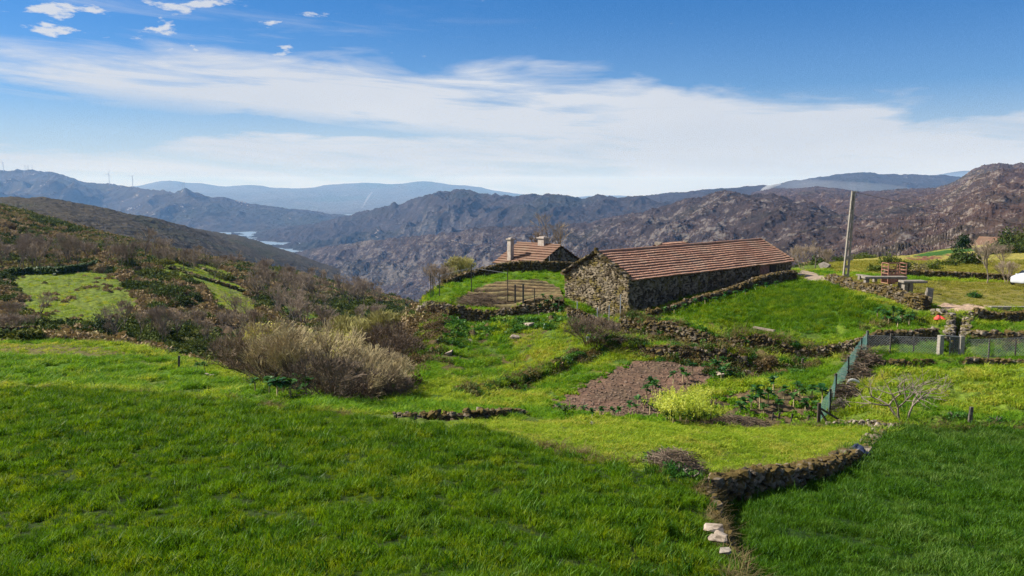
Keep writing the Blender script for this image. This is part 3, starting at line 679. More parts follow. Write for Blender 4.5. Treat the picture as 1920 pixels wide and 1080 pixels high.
hill('far_hills', [(-600,352),(-300,350),(252,351),(280,347),(300,342),(320,338),(340,339),(360,343),(385,342),(400,346),(430,350),(480,346),(500,348),(520,352),(570,353),(590,352),(620,346),(700,342),(745,346),(790,339),(820,341),(850,347),(870,347),(900,350),(930,358),(1000,366),(1060,372),(1090,368),(1120,366),(1160,366),(1190,370),(1300,372),(1600,365),(1740,327),(1780,321),(1800,319),(1850,324),(2200,330),(2500,330)],
     [(-600,25000),(2500,25000)], [(-600,16000,395),(2500,16000,395)], 700, 90, 0.28, 14, M['hill_far'], 1, back=0.2, rockwave=500, minz=-900)
hill('blue_ridge', [(-600,336),(-300,330),(0,321),(30,319),(60,318),(90,319),(120,323),(150,332),(170,340),(190,343),(220,344),(260,350),(290,354),(310,356),(335,360),(350,358),(356,351),(364,352),(370,357),(385,360),(400,368),(430,370),(445,374),(470,380),(520,388),(560,391),(600,396),(640,402),(700,408),(800,415)],
     [(-600,11500),(200,11000),(356,9300),(800,9500)], [(-600,7600,441),(330,7600,441),(800,7400,442)], 620, 170, 0.65, 14, M['hill_blue'], 2, 1.0, 0.85, rockwave=160)
hill('smoky_ridge', [(1330,362),(1400,352),(1430,347),(1480,338),(1520,333),(1560,326),(1600,322),(1640,325),(1700,327),(1740,328),(1760,327),(1800,335),(1900,350),(2100,360)],
     [(1330,8600),(2100,8600)], [(1330,6000,400),(2100,6000,400)], 420, 90, 0.4, 8, M['hill_blue'], 3, 0.9, rockwave=120, minz=-900)
#
hill('central_massif', [(440,452),(460,446),(480,440),(530,428),(600,418),(640,408),(700,392),(732,385),(738,380),(743,379),(749,384),(780,371),(800,365),(850,356),(858,353),(870,352),(890,356),(900,362),(960,366),(1000,364),(1060,365),(1090,373),(1110,368),(1124,365),(1136,367),(1160,371),(1180,369),(1190,366),(1210,372),(1260,384),(1300,395),(1400,410)],
     [(440,7300),(700,6700),(870,6200),(1200,5000),(1400,4600)], [(440,6600,447),(500,4950,487),(620,4900,489),(750,4700,488),(1000,3900,450),(1400,3700,430)], 760, 330, 0.85, 14, M['hill_mid'], 4, 0.90, 0.95, rockwave=95)
hill('brown_ridge', [(1000,376),(1040,374),(1090,372),(1130,373),(1180,370),(1200,367),(1240,362),(1300,357),(1360,352),(1400,349),(1424,345),(1440,348),(1460,352),(1500,362),(1560,372),(1640,380)],
     [(1000,6600),(1640,6600)], [(1000,4700,420),(1640,4700,420)], 420, 130, 0.4, 7, M['hill_mid'], 5, 0.7, rockwave=90, minz=-900)
hill('grey_ridge', [(500,489),(540,478),(600,465),(700,450),(800,440),(860,433),(930,424),(1000,424),(1060,420),(1100,418),(1140,408),(1200,398),(1240,386),(1280,372),(1310,372),(1330,362),(1338,357),(1350,355),(1375,361),(1400,366),(1430,363),(1440,362),(1455,368),(1480,377),(1510,380),(1540,393),(1580,408),(1620,425),(1680,450),(1720,475)],
     [(500,4800),(700,3900),(1000,3100),(1350,2350),(1720,1500)], [(500,4750,491),(560,3400,545),(700,3000,572),(1000,1900,585),(1350,1000,540),(1500,750,510),(1720,520,492)], 1000, 480, 0.55, 7.5, M['hill_rock'], 6, 0.60, 0.9, rockwave=42)
hill('right_mountain', [(1400,362),(1440,353),(1480,354),(1520,350),(1560,354),(1600,360),(1640,358),(1680,354),(1720,354),(1750,352),(1775,342),(1790,330),(1803,319),(1812,315),(1830,310),(1860,308),(1880,312),(1892,306),(1905,308),(1920,307),(2000,300),(2200,325),(2500,340)],
     [(1400,4700),(1600,4200),(1750,3600),(1850,3100),(2500,2500)], [(1400,1100,520),(1600,620,505),(1800,420,500),(2500,380,490)], 900, 560, 0.48, 6.0, M['hill_right'], 7, 0.50, 0.85, rockwave=32)
hill('dark_hill', [(-700,380),(-300,372),(0,371),(40,369),(80,370),(120,373),(160,380),(200,388),(250,400),(300,408),(340,420),(380,432),(400,440),(430,451),(445,458),(455,460),(470,468),(480,467),(495,478),(505,490),(512,503),(530,522),(580,556),(640,590)],
     [(-700,1300),(0,1300),(250,1450),(450,1800),(640,1900)], [(-700,700,440),(0,720,450),(250,780,510),(450,1000,545),(640,1300,610)], 700, 260, 0.16, 2.2, M['hill_left'], 8, 0.5, 0.8, rockwave=22, minz=-424)

wm = mat('water', lambda q, bs, out: (q.put(bs.inputs['Base Color'], (0.16, 0.22, 0.27, 1)),), 0.30, 0.5)
obj_np('reservoir_water', [[-9000,3500,-404],[9000,3500,-404],[9000,12500,-404],[-9000,12500,-404]], np.array([[0,1,2,3]]), wm, kind='structure')
obj_np('valley_floor', [[-60000,500,-440],[60000,500,-440],[60000,26500,-440],[-60000,26500,-440]], np.array([[0,1,2,3]]), M['hill_far'], kind='structure')

# the air: one even volume round everything
def hz():
    m_ = bpy.data.materials.new('haze'); m_.use_nodes = True; nt = m_.node_tree
    for n in list(nt.nodes): nt.nodes.remove(n)
    q = NB(nt); out = q.add('ShaderNodeOutputMaterial'); pv = q.add('ShaderNodeVolumePrincipled')
    pv.inputs['Color'].default_value = (0.24, 0.50, 1.0, 1); pv.inputs['Absorption Color'].default_value = (1, 1, 1, 1); pv.inputs['Density'].default_value = 0.44e-4; pv.inputs['Anisotropy'].default_value = 0.0
    q.l.new(pv.outputs[0], out.inputs['Volume']); return m_
g = Geo(); g.box((0, 13500, -60), (80000, 33000, 764)); hb = g.build('haze', hz(), kind='stuff')
#=====PART3

# ------------------------------------------------------------------ rocks and dry stone walls
def make_rocks(n, seed):
    out = []; r = random.Random(seed)
    for i in range(n):
        bm = bmesh.new()
        sx_, sy_, sz_ = r.uniform(.75, 1.15), r.uniform(.7, 1.0), r.uniform(.5, .85)
        for k in range(16):
            v = Vector((r.gauss(0, 1), r.gauss(0, 1), r.gauss(0, 1))).normalized()
            v = Vector([math.copysign(abs(c) ** 0.6, c) for c in v])       # towards a block
            bm.verts.new((v.x * .5 * sx_, v.y * .5 * sy_, v.z * .5 * sz_))
        g_ = bmesh.ops.convex_hull(bm, input=bm.verts)
        bmesh.ops.delete(bm, geom=[e for e in g_['geom_interior'] if isinstance(e, bmesh.types.BMVert)], context='VERTS')
        bmesh.ops.triangulate(bm, faces=bm.faces); bm.verts.index_update()
        out.append((np.array([v.co[:] for v in bm.verts]), np.array([[v.index for v in f.verts] for f in bm.faces]))); bm.free()
    return out
ROCKS = make_rocks(14, 5)
def rot3(r, tilt=0.35):
    a = r.uniform(0, 2 * math.pi); m_ = Matrix.Rotation(a, 3, 'Z') @ Matrix.Rotation(r.uniform(-tilt, tilt), 3, 'X') @ Matrix.Rotation(r.uniform(-tilt, tilt), 3, 'Y')
    return np.array(m_)
def put_rock(g, c, size, r=RN, R=None, mi=0, tilt=0.35):
    V, T = ROCKS[r.randrange(len(ROCKS))]
    if R is None: R = rot3(r, tilt)
    g.add((V * np.asarray(size)) @ R.T + np.asarray(c), T=T, mi=mi)
def resample(pts, step):
    pts = np.asarray(pts, float); d = np.r_[0, np.cumsum(np.hypot(*(pts[1:] - pts[:-1]).T))]
    n = max(2, int(d[-1] / step) + 1); s = np.linspace(0, d[-1], n)
    return np.stack([np.interp(s, d, pts[:, 0]), np.interp(s, d, pts[:, 1])], 1), s / d[-1]
def stone_wall(name, pts, hgt, thick, size, mats, seed=1, ragged=0.15, sink=0.15, base=None, topcap=0, fringe=0.0, missing=0.0, **kw):
    """plan points; hgt = heights along the wall; stones laid in rough courses on both faces"""
    r = random.Random(seed); g = Geo(); P_, t = resample(pts, size * 0.72)
    hs = np.interp(t, np.linspace(0, 1, len(hgt)), hgt)
    nrm = np.gradient(P_, axis=0); nrm /= np.linalg.norm(nrm, axis=1, keepdims=True); N_ = np.stack([-nrm[:, 1], nrm[:, 0]], 1)
    zf = H(P_[:, 0] - N_[:, 0] * thick * .5, P_[:, 1] - N_[:, 1] * thick * .5); zb = H(P_[:, 0] + N_[:, 0] * thick * .5, P_[:, 1] + N_[:, 1] * thick * .5)
    z0 = np.minimum(zf, zb) - sink
    zt = (np.maximum(zf, zb) if base == 'high' else np.minimum(zf, zb)) + hs
    k = np.ones(5) / 5; zt = np.convolve(np.pad(zt, 2, 'edge'), k, 'valid')
    # core
    c = thick * 0.32; V = []; 
    for i in range(len(P_)):
        for sgn, z in ((-1, z0[i]), (-1, zt[i] - size * .45), (1, zt[i] - size * .45), (1, z0[i])):
            V.append([P_[i, 0] + N_[i, 0] * c * sgn, P_[i, 1] + N_[i, 1] * c * sgn, z])
    Qc = []
    for i in range(len(P_) - 1):
        for j in range(4): Qc.append([i * 4 + j, (i + 1) * 4 + j, (i + 1) * 4 + (j + 1) % 4, i * 4 + (j + 1) % 4])
    e = (len(P_) - 1) * 4; Qc += [[0, 1, 2, 3], [e + 3, e + 2, e + 1, e]]
    g.add(V, Q=Qc, mi=1)
    for i in range(len(P_)):
        H_ = zt[i] - z0[i]; n_ = max(1, int(round(H_ / (size * .62))))
        for k_ in range(n_):
            z = z0[i] + (k_ + .5) * H_ / n_
            sides = (-1, 1) if thick > size * .9 else (0,)
            for sd in sides:
                if r.random() < missing: continue
                s_ = size * r.choice((.7, .85, 1., 1.1, 1.3, 1.75))
                off = sd * (thick * .5 - s_ * .22) + r.uniform(-.04, .04)
                along = r.uniform(-.3, .3) * size
                zz = z + r.uniform(-.5, .5) * size * .3
                if k_ == n_ - 1: zz += r.uniform(-ragged, ragged * .6)
                put_rock(g, (P_[i, 0] + N_[i, 0] * off + nrm[i, 0] * along, P_[i, 1] + N_[i, 1] * off + nrm[i, 1] * along, zz), (s_ * 1.15, s_, s_ * r.uniform(.8, 1.1)), r)
        if thick > size * .9 and r.random() < .8:
            s_ = size * r.uniform(.8, 1.3)
            put_rock(g, (P_[i, 0] + r.uniform(-.1, .1), P_[i, 1] + r.uniform(-.1, .1), zt[i] - s_ * .1), (s_ * 1.2, s_ * 1.1, s_ * .8), r)
    o = ctr = np.array([P_[:, 0].mean(), P_[:, 1].mean(), z0.mean()])
    return g.build(name, mats, origin=ctr, **kw)
def along(lst): return np.array([[tanaz(px) * Y, Y] for px, Y in lst])
def hits(lst, y0=0, y1=1e9): return np.array([hit(px, py, y0, y1)[:2] for px, py in lst])
SD, SG, SCO = M['stone_dark'], M['stone_grey'], M['stone_core']
WG = 'dry stone walls round the fields'
stone_wall('stone_wall', along([(1322,24.9),(1400,26.2),(1480,27.6),(1560,29.6),(1610,31.8)]), [1.0,.95,.85,.7,.6], .55, .27, [SD, SCO], 3, .14, base=None, label='dark mossy dry stone retaining wall curving below the pale meadow', cat='wall', group=WG)
stone_wall('stone_wall', along([(1612,31.9),(1640,35.3),(1668,39.7)]), [.32,.28,.2], .55, .24, [SG, SCO], 4, .1, label='low pale rubble wall between the pale meadow and the dark green field at right', cat='wall', group=WG)
stone_wall('stone_wall', along([(1325,24.7),(1358,22),(1380,19.6)]), [1.0,.7,.35], .4, .28, [SD, SCO], 5, label='short shaded stone edge dividing the two foreground green fields', cat='wall', group=WG)
stone_wall('stone_wall', hits([(742,783),(800,786),(870,788),(940,784),(985,776)]), [.22,.35,.4,.38,.12], .35, .24, [SD, SCO], 6, .12, missing=.3, label='low line of loose grey stones beside the green strip in mid field', cat='wall', group=WG)
stone_wall('stone_wall', along([(1168,66),(1230,62.5),(1300,60),(1400,57.5),(1480,56.3),(1530,56)]), [.9,1.2,1.3,1.3,1.1,.7], .5, .26, [SD, SCO], 7, .2, missing=.42, label='overgrown brown stone bank holding up the bright green upper field', cat='wall', group=WG)
stone_wall('stone_wall', along([(1530,56),(1580,55.9),(1620,55.8),(1700,55.8),(1755,55.9)]), [.75,.85,.95,.95,.9], .5, .26, [SD, SCO], 8, .1, label='dark rubble wall behind the green netting and left of the gate', cat='wall', group=WG)
stone_wall('stone_wall', along([(1200,57),(1280,55.3),(1360,54.4),(1440,53.8),(1485,53.5)]), [.7,1.05,1.1,.95,.4], .5, .26, [SD, SCO], 9, .2, missing=.42, label='turf topped stone bank right above the ploughed plot', cat='wall', group=WG)
stone_wall('stone_wall', along([(843,70.8),(920,70.5),(1000,70),(1050,69.2)]), [1.1,1.2,1.1,.7], .5, .28, [SD, SCO], 10, missing=.15, label='dark stone retaining wall under the garden with planted rows', cat='wall', group=WG)
stone_wall('stone_wall', along([(790,72.5),(815,71.6),(846,70.9)]), [.8,1.1,1.2], .6, .36, [M['stone_grey'], SCO], 11, label='pale tumbled stone corner left of the garden retaining wall', cat='wall', group=WG)
stone_wall('stone_wall', along([(1068,66.5),(1110,65.2),(1150,64.0),(1178,63.4)]), [.9,.8,.75,.7], .5, .24, [SD, SCO], 12, .15, label='tumbled stone wall in front of the barn gable', cat='wall', group=WG)
stone_wall('stone_wall', hits([(835,535),(880,525),(930,514),(980,510),(1040,511),(1090,513)], 80), [.8,.95,1.1,1.2,1.2,1.2], .6, .30, [SD, SCO], 13, .08, label='long dark wall between the green slope and the small house', cat='wall', group=WG)
stone_wall('stone_wall', along([(1210,66.3),(1270,68.5),(1340,72),(1400,75.8),(1450,79.5),(1486,82.5)]), [.45,.55,.7,.85,1.0,.9], .5, .27, [SD, SCO], 14, .12, label='dark stone wall running along in front of the long barn', cat='wall', group=WG)
stone_wall('stone_wall', along([(1552,77),(1590,72),(1640,67.5),(1690,64),(1735,61.2)]), [.75,.8,.75,.85,1.05], .65, .30, [SD, SCO], 15, .12, label='thick brown dry stone wall between the upper field and the picnic yard', cat='wall', group=WG)
stone_wall('stone_wall', along([(1752,60.4),(1774,60.0),(1783,59.0),(1781,56.0)]), [.2,.2,.2,.2], .45, .30, [SG, SCO], 16, .12, sink=1.2, base='high', label='crumbling wall along the left side of the dark lane', cat='wall', group=WG)
stone_wall('stone_wall', along([(1816,60.0),(1814,58.6),(1811,56.0)]), [.12,.15,.2], .5, .28, [SG, SCO], 17, .12, sink=1.2, base='high', label='dark wall along the right side of the narrow lane', cat='wall', group=WG)
stone_wall('stone_wall', along([(1828,60.2),(1950,60.6),(2150,61.0)]), [.75,.75,.75], .5, .27, [SD, SCO], 18, .02, label='dark shaded retaining wall under the concrete parapet', cat='wall', group=WG)
stone_wall('stone_wall', along([(1615,51),(1700,51),(1755,51)]), [.5,.5,.55], .4, .26, [SD, SCO], 19, missing=.1, label='low mossy ledge wall below the netting, left of the gate', cat='wall', group=WG)
stone_wall('stone_wall', along([(1815,51.1),(1950,51.3),(2150,52)]), [.55,.6,.6], .4, .26, [SD, SCO], 20, missing=.1, label='low dark ledge wall right of the gate', cat='wall', group=WG)
stone_wall('stone_wall', along([(1825,55.7),(1950,55.3),(2100,55.3)]), [.6,.7,.7], .5, .28, [SD, SCO], 21, missing=.25, label='grassy rubble bank in the right hand garden behind the gate', cat='wall', group=WG)
stone_wall('stone_wall', hits([(1555,799),(1590,797),(1640,800),(1690,803)]), [.22,.28,.28,.2], .5, .22, [SG, SCO], 22, .1, label='scatter of pale stones at the foot of the netting fence', cat='wall', group=WG)
stone_wall('ruined_wall', hits([(-60,640),(0,637),(40,636),(70,635)], 50), [1.0,1.1,1.3,1.7], .45, .34, [SD, SCO], 23, .15, label='ruined stone wall rising to a square end at the far left', cat='wall')
stone_wall('stone_wall', along([(1655,88.5),(1720,88),(1800,87.5),(1960,87),(2150,87)]), [.7,.75,.75,.75,.75], .4, .3, [SD, SCO], 24, .02, label='long low straight wall at the back of the picnic yard', cat='wall', group=WG)
for i, (q, hh, lb) in enumerate([([(345,494),(385,508),(430,521),(468,533)], .9, 'dark hedge wall between the two upper green strips on the left hillside'),
                 ([(320,505),(370,521),(430,540),(480,556)], 1.0, 'dark hedge wall below the green strips on the left hillside'),
                 ([(15,518),(60,514),(110,515),(150,509),(185,500)], 1.6, 'low dark bank above the shadow striped green patch at far left')]):
    stone_wall('stone_wall', hits(q, 110), [hh, hh, hh], 1.2, .8, [M['bramble'], SCO], 30 + i, .2, label=lb, cat='wall', group='walls on the left hillside')
g = Geo(); q0, q1 = P(1857, 574, 61.2), P(2150, 574, 60.6); dq = q1 - q0; Lq = math.hypot(dq[0], dq[1]); aq = math.atan2(dq[1], dq[0]); mid_ = (q0 + q1) / 2; zt_ = q0[2]
g.box((mid_[0], mid_[1], zt_ - .45), (Lq, .30, .70), aq); g.box((mid_[0], mid_[1], zt_ - .05), (Lq + .06, .40, .10), aq); g.box((mid_[0], mid_[1] - .08, zt_ - .83), (Lq - .02, .44, .07), aq)
g.build('parapet', M['concrete'], label='pale concrete parapet on the wall beside the dirt path', cat='parapet')
# boulders and loose blocks
def boulder(px, py, s, m_, label, y0=0, flat=.7, group='loose blocks and boulders on the slope'):
    p = hit(px, py, y0); g = Geo(); put_rock(g, (0, 0, s * .15), (s, s * .9, s * flat), random.Random(int(px)), tilt=.2)
    return g.build('boulder', m_, origin=None, label=label, cat='boulder', group=group), p
for px, py, s, m_, lb in [(992,613,.95,'stone_pale','round pale boulder high on the green slope under the garden'),(965,636,.85,'stone_pale','pinkish flat boulder in the middle of the green slope'),
      (879,642,.7,'stone_pale','small whitish block at the left of the green slope'),(843,665,.85,'stone_pale','angular pale block low on the green slope'),(1350,705,.75,'stone_pale','tan boulder at the right corner of the ploughed plot'),
      (1398,702,.9,'stone_pale','broad tan boulder in the weeds right of the ploughed plot'),(1320,672,.4,'stone_pale','small pale block on the bank above the ploughed plot')]:
    o, p = boulder(px, py, s, M[m_], lb, 30); o.location = p
for px, py, s, lb in [(1345,1012,.52,'flat white slab on the edge between the foreground fields'),(1352,1032,.45,'tan stone just below the flat white slab'),(1374,1040,.4,'grey stone in the middle of the stones between the fields'),(1368,1054,.42,'yellowish stone near the bottom edge of the photo'),(1385,1070,.4,'grey brown stone lowest in the row between the fields'),(1358,1024,.35,'small brown stone touching the white slab')]:
    o, p = boulder(px, py, s, M['granite' if 'white' not in lb else 'stone_pale'], lb, 0, .35, 'stones between the foreground fields'); o.location = (p[0] - .1, p[1], p[2] + .22); k9 = 1.15 if 'white' in lb else .8; o.scale = (k9, k9 * .9, k9)
o, p = boulder(1742, 575, .8, M['granite'], 'upright light grey standing stone ending the thick wall', 50, 1.7, None); o.location = (p[0], p[1], p[2] + .6); o.name = 'standing_stone'; o['category'] = 'standing stone'; o.scale = (.85, .6, 1.35)
for px, py, s, lb in [(1765,588,.9,'grey rounded boulder at the left edge of the dirt path'),(1783,592,.7,'smaller grey boulder beside the lane'),(1545,503,1.6,'dark round boulder beside the farm track')]:
    o, p = boulder(px, py, s, M['granite'], lb, 50, .7, 'boulders by the track and path'); o.location = p

# ------------------------------------------------------------------ farm buildings
def clipgable(x, z, w, eh, rh):     # inside the gable outline?
    return 0 <= x <= w and z <= eh + rh * (1 - abs(x - w / 2) / (w / 2))
def stones_on(g, w, topf, size, r, mi=0, bottom=0.0, flip=1, ox=0, y=0.0):
    """rocks bedded in a wall face in local x,z at depth y"""
    z = bottom
    while True:
        rows = 0; x = size * r.uniform(.1, .5)
        while x < w:
            s_ = size * r.choice([.6, .8, 1, 1.15, 1.5])
            if z + s_ * .25 < topf(x):
                put_rock(g, (ox + x, y, z + r.uniform(-.3, .3) * size * .5), (s_ * 1.2, s_ * .55, s_ * 1.05), r, R=np.array(Matrix.Rotation(r.uniform(-.5, .5), 3, 'Y') @ Matrix.Rotation(r.uniform(-.15, .15), 3, 'Z')), mi=mi); rows += 1
            x += s_ * .86
        z += size * .62
        if z > 12 or not rows: break
def roof_slope(g, L, sl, ang, y_eave, z_eave, sgn, courses, r, over=.25, amp=.025, tile=.25, sag=0.05, n_per=4, x0=0.0):
    """one pitch of tiled roof: overlapping courses, waved along their length. local x along ridge, +y*sgn up the slope"""
    nx = int(L / tile * n_per); xs = np.linspace(x0, x0 + L, nx + 1); ca, sa = math.cos(ang), math.sin(ang)
    exp = sl / courses
    for k in range(courses):
        jit = np.repeat(rs.normal(0, .006, nx // n_per + 2), n_per)[:nx + 1]
        jz = np.repeat(rs.normal(0, .006, nx // n_per + 2), n_per)[:nx + 1]
        wav = amp * np.abs(np.sin(xs / tile * math.pi)) + jz
        sg = sag * fbm(xs * .25 + k * .03, xs * 0 + k * .2, 3, 91)
        lo = k * exp - .06 + jit; up = (k + 1) * exp + .05
        def pt(s_, lift): return np.stack([xs, np.full(nx + 1, 0.) + y_eave + sgn * (s_ * ca - lift * sa), z_eave + s_ * sa + lift * ca + sg], 1)
        a = pt(lo, .130 + wav); c = pt(np.full(nx + 1, up), .0 + wav * .6); d = pt(lo + .03, -.02 + 0 * wav)
        V = np.concatenate([d, a, c]); m_ = nx + 1; i = np.arange(nx)
        Qs = np.concatenate([np.stack([i, i + 1, m_ + i + 1, m_ + i], 1), np.stack([m_ + i, m_ + i + 1, 2 * m_ + i + 1, 2 * m_ + i], 1)])
        g.add(V, Q=Qs)
def building(name, F1, ax, L, w, eave, ridge, zbase, courses, tiles, stone, label, cat, detail=True, seed=1, over=.25, group=None):
    """F1 front corner in plan; ax unit vector along the ridge; the building lies to the left of ax. local frame: x along, y across (to the back), z up from zbase"""
    ang = math.atan2(ax[1], ax[0]); t = empty(name, (F1[0], F1[1], zbase), ang, label=label, cat=cat, group=group)
    r = random.Random(seed); eh = eave - zbase; rh = ridge - eave
    core = Geo(); d = .12
    for x_ in (0, L):
        pass
    V = [(d,d,-2),(L-d,d,-2),(L-d,w-d,-2),(d,w-d,-2),(d,d,eh-.02),(L-d,d,eh-.02),(L-d,w-d,eh-.02),(d,w-d,eh-.02),(d,w/2,eh+rh-.1),(L-d,w/2,eh+rh-.1)]
    core.add(V, Q=[[0,1,5,4],[2,3,7,6],[0,3,2,1]], T=[[0,4,8],[0,8,7],[0,7,3],[1,9,5],[1,6,9],[1,2,6]], mi=1)
    core.add([V[4],V[5],V[9],V[8],V[6],V[7]], Q=[[0,1,2,3],[4,5,3,2]], mi=1)
    if detail:
        stones_on(core, L, lambda x: eh, .36, r, 0, -1.2, y=.06)
        g2_ = Geo(); stones_on(g2_, w, lambda x: eh + rh * (1 - abs(x - w / 2) / (w / 2)) - .05, detail if detail > .05 and detail is not True else .33, r, 0, -1.2, y=.06)
        for V_, T_ in zip(g2_.V, g2_.T):
            pass
        Vg = np.concatenate(g2_.V); Tg = np.concatenate(g2_.T)
        Vl = np.stack([Vg[:, 1], w - Vg[:, 0], Vg[:, 2]], 1); core.add(Vl, T=Tg)
        Vr = np.stack([L - Vg[:, 1], Vg[:, 0], Vg[:, 2]], 1); core.add(Vr, T=Tg)
    core.build('wall', [stone, M['mortar']], t)
    ro = Geo(); sl_ = math.hypot(w / 2, rh); a_ = math.atan2(rh, w / 2); ex = over / math.cos(a_)
    roof_slope(ro, L + 2 * over * .6, sl_ + ex, a_, -over, eh - over * math.tan(a_), 1, courses, r, x0=-over * .6)
    roof_slope(ro, L + 2 * over * .6, sl_ + ex, a_, w + over, eh - over * math.tan(a_), -1, courses, r, x0=-over * .6)
    rf = ro.build('roof', tiles, t)
    rg = Geo(); n_ = int(L / .42)
    for i in range(n_):
        x_ = -over * .5 + (L + over) * (i + .5) / n_
        rg.segs([(x_ - .23, w / 2, eh + rh + .075)], [(x_ + .23, w / 2, eh + rh + .095 + r.uniform(-.012, .012))], .125, .105, 8)
    rg.build('ridge_tiles', tiles, rf)
    return t, rf, a_
axb = np.array([.728, .685]); B1 = np.array([9.35, 68.0]); BL, BW = 25.8, 7.0
barn, broof, ba = building('barn', B1, axb, BL, BW, -7.38, -5.46, -10.5, 12, M['tiles'], M['stone_gable'], 'long low stone barn under a big red tiled roof', 'barn', .25, 3, .18)
# verge stones on the near gable, standing proud of the tiles
vg = Geo(); eh, rh = -7.38 + 10.5, 1.92
for sd in (0, 1):
    n_ = 15
    for i in range(n_):
        f_ = (i + .5) / n_; y_ = (-.15 + f_ * (BW / 2 + .15)) if sd == 0 else BW + .15 - f_ * (BW / 2 + .15)
        z_ = eh + rh * (f_ if True else 0) + .12 + RN.uniform(-.04, .05)
        put_rock(vg, (.02, y_, z_), (.85, .50, .42), RN, R=np.array(Matrix.Rotation((ba if sd == 0 else -ba), 3, 'X') @ Matrix.Rotation(RN.uniform(-.2, .2), 3, 'Z')))
put_rock(vg, (.05, BW / 2, eh + rh + .32), (.5, .5, .5), RN)
put_rock(vg, (-.1, -.18, eh - .05), (.6, .5, .3), RN); put_rock(vg, (-.1, BW + .1, eh - .05), (.7, .6, .3), RN)
vg.build('verge_stones', [M['stone_dark']], barn)
fv = Geo()
for sd in (0, 1):
    for i in range(9):
        f_ = (i + .5) / 9; y_ = (-.18 + f_ * (BW / 2 + .18)) if sd == 0 else BW + .18 - f_ * (BW / 2 + .18)
        fv.segs([(BL + .12, y_ - .2 * (1 if sd == 0 else -1), eh + rh * f_ - .02)], [(BL + .12, y_ + .22 * (1 if sd == 0 else -1), eh + rh * f_ + .16)], .12, .10, 8)
fv.build('verge_tiles', [M['tiles_light']], barn)
dg = Geo(); dg.box((0, 0, 0), (1.0, .1, 1.9)); door = dg.build('door', M['wood_dark'], barn); door.location = (22.2, -.04, eh - 1.15)
dg = Geo(); dg.box((0, 0, 0), (1.6, .08, 1.9)); dd = dg.build('door', M['rust'], barn, label='rusty brown plank door beside the dark doorway'); dd.location = (20.6, -.05, eh - 1.15)
pr = Geo(); roof_slope(pr, 5.0, 1.1, ba * .55, -.48, eh - .10, 1, 2, RN, x0=19.0)
pr.build('porch_roof', M['tiles_light'], barn)
fn = Geo()                                       # second low ridge and its two stone finials behind the main ridge
roof_slope(fn, 3.9, .9, ba, BW / 2 + .15, eh + rh - .12, 1, 3, RN, x0=9.6); roof_slope(fn, 3.9, .9, ba, BW / 2 + 1.7, eh + rh - .12, -1, 3, RN, x0=9.6)
fn.build('rear_ridge', M['tiles'], barn)
for x_, s_ in ((9.4, .85), (13.6, .6)):
    fg = Geo(); put_rock(fg, (0, 0, 0), (s_, s_ * .8, s_ * .8), random.Random(4)); put_rock(fg, (.1, 0, -.25), (s_ * 1.1, s_, .5), random.Random(6))
    fo = fg.build('finial', M['granite'], barn); fo.location = (x_, BW / 2 + .75, eh + rh + .3)

S2 = np.array([2.86, 95.2]); S1 = np.array([-1.9, 100.0]); axs = (S2 - S1) / np.linalg.norm(S2 - S1)
house, hroof, ha = building('small_house', S1, axs, 6.76, 7.46, -8.75, -6.75, -11.2, 9, M['tiles_light'], M['stone_grey'], 'small stone house with two chimneys behind the dark wall', 'house', .4, 5, .3)
def chimney(loc, w_, d_, h_, m_, parent, label):
    g = Geo(); g.box((0, 0, h_ / 2 - .3), (w_, d_, h_ + .6)); g.box((0, 0, h_ + .06), (w_ + .24, d_ + .24, .12)); g.box((0, 0, h_ + .17), (w_ * .8, d_ * .8, .10))
    o = g.build('chimney', m_, parent, label=label); o.location = loc; return o
chimney((1.9, .55, 2.45 + .45), .55, .55, 2.2, M['plaster'], hroof, 'tall slim pale chimney on the lower left of the roof')
chimney((4.1, 3.73, 2.45 + 2.0), .95, .8, .75, M['plaster'], hroof, 'short wide chimney with a flat cap on the ridge')

cF = hit(1818, 466, 150); cF2 = hit(1872, 466, 150)
fx = tanaz(1815) * 215; fx2 = tanaz(1869) * 209
A1 = np.array([fx, 215.]); A2 = np.array([fx2, 209.]); axf = (A2 - A1) / np.linalg.norm(A2 - A1); zE = float(tanel(462)) * 213
building('far_barn', A1, axf, float(np.linalg.norm(A2 - A1)), 6.0, zE, zE + 2.1, zE - 2.2, 8, M['tiles_light'], M['stone_grey'], 'distant barn with a tan tiled roof among dark trees', 'barn', False, 6, .3)

# ------------------------------------------------------------------ pole, tables, cart, car
pb = P(1585, 521, 79); pz = h1(pb[0], pb[1]); PT = P(1598, 358, 79.3)
t = empty('power_pole', (pb[0], pb[1], pz), label='tall concrete power pole with ladder openings by the stone wall', cat='pole')
dx = (PT[0] - pb[0]); hp = PT[2] - pz
g = Geo(); n_ = 10
def pc(f_): return np.array([dx * f_, 0, hp * f_ - .4 * (1 - f_)])
for sd in (-1, 1):
    for i in range(n_):
        f0, f1 = i / n_, (i + 1) / n_; w0, w1 = .21 - .12 * f0, .21 - .12 * f1
        a, c = pc(f0), pc(f1); hw = .065
        V = [(a[0]+sd*w0-hw,-.13,a[2]),(a[0]+sd*w0+hw,-.13,a[2]),(a[0]+sd*w0+hw,.13,a[2]),(a[0]+sd*w0-hw,.13,a[2]),(c[0]+sd*w1-hw,-.12,c[2]),(c[0]+sd*w1+hw,-.12,c[2]),(c[0]+sd*w1+hw,.12,c[2]),(c[0]+sd*w1-hw,.12,c[2])]
        g.add(V, Q=[[0,3,2,1],[4,5,6,7],[0,1,5,4],[1,2,6,5],[2,3,7,6],[3,0,4,7]])
for i in range(1, n_ + 1):
    a = pc(i / n_ - .03); g.box((a[0], 0, a[2]), (2 * (.25 - .14 * i / n_) - .11, .2, .34 if i > 5 else .22))
g.build('shaft', M['concrete'], t)
